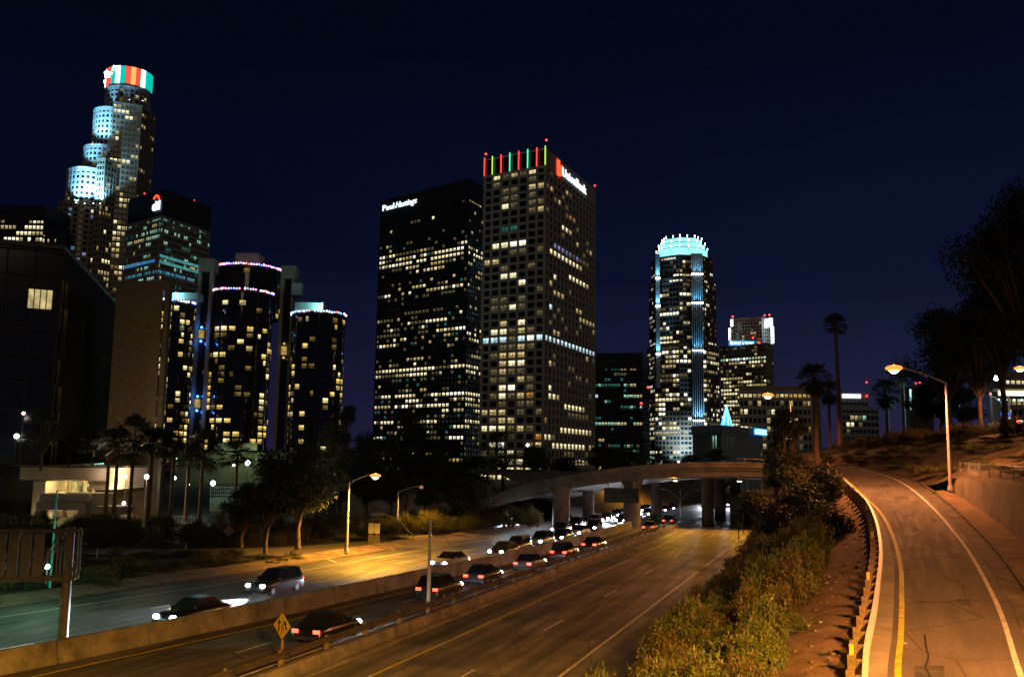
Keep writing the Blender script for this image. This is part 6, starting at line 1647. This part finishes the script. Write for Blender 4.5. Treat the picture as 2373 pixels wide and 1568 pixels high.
q = aty(2294, 915, 161.8); mb = MB(); mb.box(tuple(q[i] - p0[i] for i in range(3)), (.3, .3, .8)); mb.build('housing', BLACK, arm); mb = MB(); mb.ball((q[0] - p0[0], q[1] - p0[1] - .2, q[2] - p0[2] + .2), .2, 8, 5); mb.build('lens', glow('signal_red_far', (1, .08, .05), 5), arm)
# lit canopy
cy = 205; a, b_ = aty(2300, 906, cy), aty(2420, 906, cy); kz = cy / F_PX
e = empty('lit_canopy', (a[0], cy, 14), 'brightly lit flat canopy at the right edge below the office windows', 'canopy')
mb = MB(); mb.box(((b_[0] - a[0]) / 2, 5, a[2] - 14 + .35), (b_[0] - a[0], 10, .5)); mb.build('roof', BEIGE, e)
mb = MB(); mb.box(((b_[0] - a[0]) / 2 + .5, -.2, a[2] - 14 - .45), (b_[0] - a[0] - 1.5, .5, 1.0)); mb.build('light_band', glow('canopy_glow', (1, .84, .55), 2.2, .3, .4), e)
for i in range(3): mb = MB(); mb.box((1.5 + i * 4, 4, (a[2] - 14) / 2), (.5, .5, a[2] - 14)); mb.build('column', GREY_STONE, e)
mb = MB()
for i in range(5): mb.ball((1.0 + i * 1.7, -.5, a[2] - 14 - 1.9), .22, 6, 4)
mb.build('string_light', glow('canopy_cyan', (.3, .75, 1), 5), e)

# ================================================================ STEEL SIGN TRUSS at the left edge
p = atz(143, 1500, 0); Yt = p[1]; e = empty('sign_truss', p, 'steel cantilever sign truss with slatted panel at the left edge', 'sign gantry')
kx = Yt / F_PX
rel = lambda x, y, dy=0.0: tuple(aty(x, y, Yt + dy)[i] - p[i] for i in range(3))
zt_ = rel(158, 1228)[2]; zb_ = rel(158, 1336)[2]
mb = MB(); mb.tube((0, 0, -.3), (0, 0, zt_ + .15), .26, .22, 14); mb.box((0, 0, .1), (.8, .8, .25)); mb.build('column', RUST, e)
Tl = [(-9.0, -2.2, 0), (0.3, 0, 0)]
pt = lambda f, z, o: (-9.0 + 9.5 * f + o * .22, -2.6 + 2.6 * f - o * .95, z)
mb = MB()
for o in (-.35, .35):
    for z in (zt_, zb_): mb.tube(pt(0, z, o), pt(1, z, o), .085, n=8)
mb.build('chord', RUST, e)
SLAT = mat('slat_grey', (.05, .055, .05), .7, .35, 1.5)
NB = 11
for i in range(NB + 1):
    f = i / NB; mb = MB()
    for o in (-.35, .35): mb.tube(pt(f, zb_, o), pt(f, zt_, o), .045, n=6)
    mb.build('upright', RUST, e)
    if i < NB:
        mb = MB(); g0, g1 = (zb_, zt_) if i % 2 else (zt_, zb_)
        for o in (-.35, .35): mb.tube(pt(f, g0, o), pt((i + 1) / NB, g1, o), .04, n=6)
        mb.build('brace', RUST, e)
for i in range(15):
    f0 = i / 15 * .86; f1 = f0 + .044; mb = MB()
    a = pt(f0, zb_ + .1, .6); b_ = pt(f1, zb_ + .1, .6); c_ = pt(f1, zt_ - .1, .6); d_ = pt(f0, zt_ - .1, .6); o_ = (.02, .06, 0)
    sh = lambda q: tuple(q[k] + o_[k] for k in range(3))
    mb.add([a, b_, c_, d_, sh(a), sh(b_), sh(c_), sh(d_)], [(0, 1, 2, 3), (7, 6, 5, 4), (0, 4, 5, 1), (2, 6, 7, 3), (1, 5, 6, 2), (0, 3, 7, 4)]); mb.build('slat', SLAT, e)
mb = MB(); mb.loft([[pt(0, zb_ - .1, -.5), pt(1, zb_ - .1, -.5)], [pt(0, zb_ - .1, .6), pt(1, zb_ - .1, .6)]]); mb.loft([[pt(0, zb_ - .16, -.5), pt(1, zb_ - .16, -.5)], [pt(0, zb_ - .1, -.5), pt(1, zb_ - .1, -.5)]]); mb.build('walkway', STEEL, e)

# ================================================================ CREAM STUCCO BUILDING with portico
YL = 124.0
o_ = aty(0, 1225, YL)
e = empty('stucco_building', (o_[0], YL, -.2), 'cream stucco building with square portico and balcony left of the palms', 'building')
def sb(x0, x1, y0, y1, Y, dp, m, name):
    a = aty(x0, y0, Y); b = aty(x1, y1, Y); L0 = e.location; mb = MB(); mb.box((0, 0, 0), (b[0] - a[0], dp, a[2] - b[2])); return mb.build(name, m, e, ((a[0] + b[0]) / 2 - L0[0], Y + dp / 2 - L0[1], (a[2] + b[2]) / 2 - L0[2]))
sb(-30, 246, 1080, 1114, 126, 14, STUCCO, 'upper_wall'); sb(206, 246, 1114, 1135, 127, 13, STUCCO, 'side_wall'); sb(-30, 8, 1114, 1240, 126, 14, STUCCO, 'wall'); sb(8, 78, 1172, 1240, 128, 2, BROWN_STONE, 'infill_wall'); sb(8, 78, 1117, 1172, 129.5, 1, GLASS, 'opening')
sb(78, 96, 1114, 1240, 126, 14, STUCCO, 'pier'); sb(96, 206, 1110, 1173, 130, 1, STUCCO, 'rear_wall')
sb(-30, 246, 1076, 1081, 125.4, 15, STUCCO, 'roof_edge')
for (x0, x1, k) in ((100, 113, 'h'), (115, 120, 'k'), (124, 131, 'k'), (164, 170, 'h'), (172, 177, 'H'), (179, 183, 'h'), (185, 189, 'k')): sb(x0, x1, 1117, 1142, 129.6, .3, LIT[k], 'window')
sb(203, 230, 1114, 1138, 129.6, .3, GLASS, 'window'); sb(214, 218, 1112, 1140, 129.4, .3, STUCCO, 'mullion')
# balcony and portico
sb(92, 205, 1143, 1162, 121.5, 6, STUCCO, 'balcony_wall'); sb(84, 196, 1162, 1182, 121, 7, STUCCO, 'portico_beam')
sb(82, 96, 1182, 1245, 121, 1.2, STUCCO, 'column'); sb(180, 196, 1182, 1245, 121, 1.2, STUCCO, 'column'); sb(96, 180, 1182, 1245, 128, .5, STUCCO, 'back_wall'); sb(104, 118, 1185, 1240, 126, .6, STUCCO, 'arch_wall')
sb(196, 262, 1189, 1240, 124, 6, BROWN_STONE, 'low_wing'); sb(226, 256, 1212, 1228, 123.8, .3, GLASS, 'window')
rows = []
L0 = e.location; mb = MB()
for k in range(13):      # curved balcony bay
    a_ = math.pi + math.pi * k / 12; c = aty(215, 1152, 126); rows.append((c[0] + 3.2 * math.cos(a_) - L0[0], c[1] + 3.6 * math.sin(a_) - L0[1]))
zt_ = aty(215, 1142, 123)[2] - L0[2]; zb_ = aty(215, 1175, 123)[2] - L0[2]; mb.prism(rows, zb_, zt_); mb.build('balcony_bay', STUCCO, e)
sb(206, 282, 1172, 1192, 122, 4, BROWN_STONE, 'canopy')
lamp('POINT', aty(140, 1122, 127), 260, (1, .85, .4), e, .3); lamp('POINT', aty(185, 1125, 128), 200, (1, .9, .35), e, .3); lamp('POINT', aty(106, 1206, 124.5), 260, (1, .8, .42), e, .3); lamp('POINT', aty(140, 1218, 114), 330, (1, .74, .45), e, .3); lamp('POINT', aty(225, 1098, 124.6), 60, (1, .7, .5), e, .2)  # bare point lights added to brighten the portico and rear wall
# low fence and kerb wall right of it, railing under the podium
e2 = empty('low_wall', aty(420, 1215, 128), 'low pale wall and railing below the hotel palms', 'wall'); L0 = e2.location
a, b_ = aty(398, 1216, 128), aty(478, 1212, 128); mb = MB(); mb.box(((a[0] + b_[0]) / 2 - L0[0], 0, -.3), (b_[0] - a[0], .3, 1.0)); mb.build('wall', STUCCO, e2)
mb = MB()
for k in range(12): mb.tube((a[0] + (b_[0] - a[0]) * k / 11 - L0[0], 0, .2), (a[0] + (b_[0] - a[0]) * k / 11 - L0[0], 0, 1.1), .03, n=5)
mb.tube((a[0] - L0[0], 0, 1.1), (b_[0] - L0[0], 0, 1.1), .035, n=5); mb.build('railing', STEEL, e2)
a, b_ = aty(488, 1133, 152), aty(552, 1133, 152); e3 = empty('railing', (a[0], 152, a[2] - 1), 'green lit railing below the white podium lamp', 'railing')
mb = MB(); n_ = 14
for k in range(n_ + 1): mb.tube(((b_[0] - a[0]) * k / n_, 0, 0), ((b_[0] - a[0]) * k / n_, 0, 1.4), .04, n=5)
for z in (.1, .75, 1.4): mb.tube((0, 0, z), (b_[0] - a[0], 0, z), .045, n=5)
mb.build('rails', STEEL, e3); mb = MB(); mb.box(((b_[0] - a[0]) / 2, 1.5, -1.4), (b_[0] - a[0], 3, 2.2)); mb.build('terrace', PODC, e3)

# ================================================================ TRAFFIC
HEAD = glow('headlight', (.86, .9, 1.0), 30); TAIL = glow('tail_light', (1.0, .045, .02), 9); AMBER = glow('amber_light', (1, .4, .05), 4)
TYRE = mat('tyre', (.015, .015, .015), .8); RIM = mat('rim', (.35, .35, .36), .35, .1, 1, metal=.8); CARGLASS = glass('car_glass', (.01, .012, .014), .05)
PAINTS = [mat('car_paint_' + n, c, .25, .04, 1, spec=.6) for n, c in (('silver', (.10, .10, .105)), ('black', (.008, .008, .009)), ('white', (.22, .22, .22)), ('blue', (.008, .014, .04)), ('red', (.05, .004, .003)), ('grey', (.03, .03, .032)))]
def car_parts(suv=False):
    """a saloon or an estate, nose towards +x; every part a mesh of its own"""
    h = .25 if suv else 0.0; P_ = {}
    prof = [(2.28, .34, .74), (2.2, .62, .80), (1.9, .76, .86), (1.0, .90, .90), (-1.0, .92, .91), (-1.95, .9, .88), (-2.22, .82, .84), (-2.26, .4, .78)]
    mb = MB(); rows = []
    for x, z, wy in prof:
        zt2 = z + h * .6; rows.append([(x, -wy, .28), (x, -wy - .02, .28 + (zt2 - .28) * .5), (x, -wy + .05, zt2 - .06), (x, -wy + .16, zt2), (x, wy - .16, zt2), (x, wy - .05, zt2 - .06), (x, wy + .02, .28 + (zt2 - .28) * .5), (x, wy, .28)])
    mb.loft(rows); n = len(rows[0]); mb.add(rows[0], [tuple(range(n))]); mb.add(rows[-1], [tuple(range(n))[::-1]])
    roofx = (-1.0, .25) if not suv else (-1.95, .2); zr_ = 1.42 + h
    cab = [(.98 + .05, .88 + h * .6, .76), (roofx[1], zr_, .60), (roofx[0], zr_ - .01, .60), (-1.75 if not suv else -2.18, .9 + h * .6, .74)]
    rows = [[(x, -w_, z), (x, w_, z)] for x, z, w_ in cab]
    mb.quad(*[(roofx[1] + .02, -.6, zr_ + .012), (roofx[1] + .02, .6, zr_ + .012), (roofx[0] - .02, .6, zr_ + .012), (roofx[0] - .02, -.6, zr_ + .012)][::-1])
    P_['body'] = mb
    g_ = MB(); g_.loft(rows[:2]); g_.loft(rows[2:]); g_.loft(rows[1:3])
    for sgn in (-1, 1): g_.add([(x, sgn * w_, z) for x, z, w_ in cab], [(0, 1, 2, 3)])
    P_['windows'] = g_
    wl = MB(); wl.tube((0, -.1, 0), (0, .1, 0), .32, n=16); P_['tyre'] = wl
    rm = MB(); rm.tube((0, -.115, 0), (0, .115, 0), .2, n=12); P_['rim'] = rm
    hl = MB(); hl.ball((0, 0, 0), .19, 10, 6, 0, .7); P_['headlight'] = hl
    tl = MB(); tl.box((0, 0, 0), (.08, .36, .17)); P_['tail_light'] = tl
    bp = MB(); bp.box((0, 0, 0), (.16, 1.5, .16)); P_['bumper'] = bp
    mr = MB(); mr.box((0, 0, 0), (.16, .16, .12)); P_['mirror'] = mr
    return P_, h
def make_car(suv, paint, lights):
    P_, h = car_parts(suv); e = empty('car', (0, 0, 0), 'x', 'car')
    P_['body'].build('body', paint, e); P_['windows'].build('windows', CARGLASS, e)
    ty = P_['tyre'].mesh('tyre', TYRE); rm = P_['rim'].mesh('rim', RIM)
    for sx in (1.38, -1.36):
        for sy in (-.80, .80):
            o = link('wheel', ty, e, (sx, sy, .32)); link('rim', rm, o)
    hm = P_['headlight'].mesh('headlight', HEAD); tm = P_['tail_light'].mesh('tail_light', TAIL); mm = P_['mirror'].mesh('mirror', paint)
    for sy in (-.62, .62):
        link('headlight', hm, e, (2.2, sy, .60 + h * .5)); link('tail_light', tm, e, (-2.23, sy, .72 + h * .5)); link('mirror', mm, e, (.75, sy * 1.48, .98 + h * .5))
    P_['bumper'].build('bumper', BLACK, e, (2.28, 0, .38)); P_['bumper'].build('bumper', BLACK, e, (-2.28, 0, .4))
    d = bpy.data.lights.new('beam', 'SPOT'); d.energy = 16000 if lights else 500; d.color = (.78, .86, 1.0); d.spot_size = math.radians(58); d.spot_blend = .8; d.shadow_soft_size = .2
    b = bpy.data.objects.new('beam', d); COL.objects.link(b); b.parent = e; b.location = (2.45, 0, .72); b.rotation_euler = Vector((1, 0, -.17)).to_track_quat('-Z', 'Y').to_euler()
    return e
protos = {}
def car(x, y, toward, suv, pi, label, group):
    key = (suv, pi, toward)
    if key not in protos: c = protos[key] = make_car(suv, PAINTS[pi], toward)
    else: c = copy_tree(protos[key])
    c.location = (x, y, 0); c.rotation_euler = (0, 0, 0)
    c['label'] = label; c['group'] = group; return c
def wall_heading(t):
    i = min(range(59), key=lambda q: abs(WALL3[q][0] * DX + WALL3[q][1] * DY - t)); a, b = WALL3[i], WALL3[i + 1]; return math.atan2(b[1] - a[1], b[0] - a[0]), a
GH, GT = 'cars coming towards the camera', 'cars driving away with red tail lights'
k = 0
for (t, off, suv, pi, lab) in ((45, -2.6, False, 1, 'black car with headlights on beside the median wall near the sign truss'), (60, -6.4, True, 1, 'black car with headlights on in the middle lane left of the median pole') if False else (57, -6.2, True, 5, 'grey estate with headlights on in the second lane left of the median pole'),
                              (79, -2.8, False, 2, 'white car with headlights on beside the wall, ahead of the row'), (88, -2.8, False, 1, 'black car close behind the white car beside the wall'),
                              (103, -3.0, True, 0, 'silver estate leading the row before the overpass'), (111, -3.0, False, 3, 'dark blue car second in the row before the overpass'), (119, -3.1, False, 2, 'white car third in the row before the overpass'), (127, -3.1, True, 1, 'black estate fourth in the row, just before the bridge pier'),
                              (122, -6.6, False, 5, 'grey car in the outer lane beside the bridge pier'), (135, -6.6, False, 0, 'silver car in the outer lane under the overpass'),
                              (146, -3.1, False, 1, 'black car under the overpass between the pier rows'), (165, -2.9, False, 2, 'white car just beyond the overpass piers'), (173, -2.9, True, 0, 'silver estate beyond the overpass beside the distant lamp'), (181, -2.9, False, 3, 'dark blue car behind the silver estate beyond the overpass'), (190, -2.9, False, 1, 'last black car of the row beyond the overpass'), (155, -3.0, True, 5, 'grey estate between the black one and the white one under the overpass'), (95, -2.9, True, 5, 'grey estate following the close pair beside the wall'), (129, -6.6, True, 1, 'black estate in the outer lane beside the second bridge pier'), (142, -6.6, False, 2, 'white car in the outer lane between the bridge piers'), (151, -6.5, False, 3, 'dark blue car in the outer lane under the far half of the overpass'), (160, -6.5, True, 0, 'silver estate in the outer lane leaving the overpass shade'), (170, -6.5, True, 2, 'white estate in the outer lane beyond the overpass'), (177, -6.5, False, 1, 'black car between the white estate and the farthest grey car'), (184, -6.5, False, 5, 'grey car in the outer lane farthest beyond the overpass')):
    an, a = wall_heading(t); nx, ny = math.sin(an), -math.cos(an)
    c = car(a[0] + nx * off, a[1] + ny * off, True, suv, pi, lab, GH); c.rotation_euler = (0, 0, an + math.pi)
for (s, t, suv, pi, lab) in ((-25.9, 45, False, 1, 'black car nearest the camera driving away right of the merge sign'), (-26.4, 61, True, 5, 'black estate driving away beside the median lamp pole'), (-26.6, 70, False, 5, 'grey car driving away past the median lamp pole'), (-26.0, 80, False, 0, 'silver car driving away ahead of the grey one'), (-25.7, 90, True, 4, 'dark red estate driving away along the guard rail'), (-25.5, 101, False, 1, 'black car driving away farther along the guard rail'), (-24.9, 131, False, 2, 'white car driving away near the overpass'), (-24.6, 145, True, 5, 'grey estate driving away under the overpass edge')):
    p = W(s, t, 0); c = car(p[0], p[1], False, suv, pi, lab, GT); c.rotation_euler = (0, 0, ROAD_ANG)
for (x, y, Y, suv, pi, lab) in ((1690, 1172, 210, False, 0, 'car with headlights on seen between the right bridge piers'), (1722, 1166, 222, True, 2, 'car with headlights on at the right edge of the bridge opening'), (1628, 1178, 205, False, 1, 'car with headlights on beside the near right bridge pier')):
    p = aty(x, y + 6, Y); c = car(p[0], p[1], True, suv, pi, lab, 'far cars beyond the overpass'); c.location = (p[0], p[1], max(-.02, p[2])); c.rotation_euler = (0, 0, math.atan2(-p[1], -p[0]) + .15)
for (x, y, Y, an, pi, lab) in ((1150, 1204, 147, .15, 1, 'dark car crossing on the street below the left end of the overpass'), (1185, 1204, 148, .15, 0, 'silver car crossing beside the pale left pier')):
    p = aty(x, y + 5, Y); c = car(p[0], p[1], True, False, pi, lab, 'cars crossing below the left end of the overpass'); c.location = (p[0], p[1], 0); c.rotation_euler = (0, 0, math.radians(-70) if an else 0)
for o in [o for o in bpy.data.objects if o.get('label') == 'x']: bpy.data.objects.remove(o)
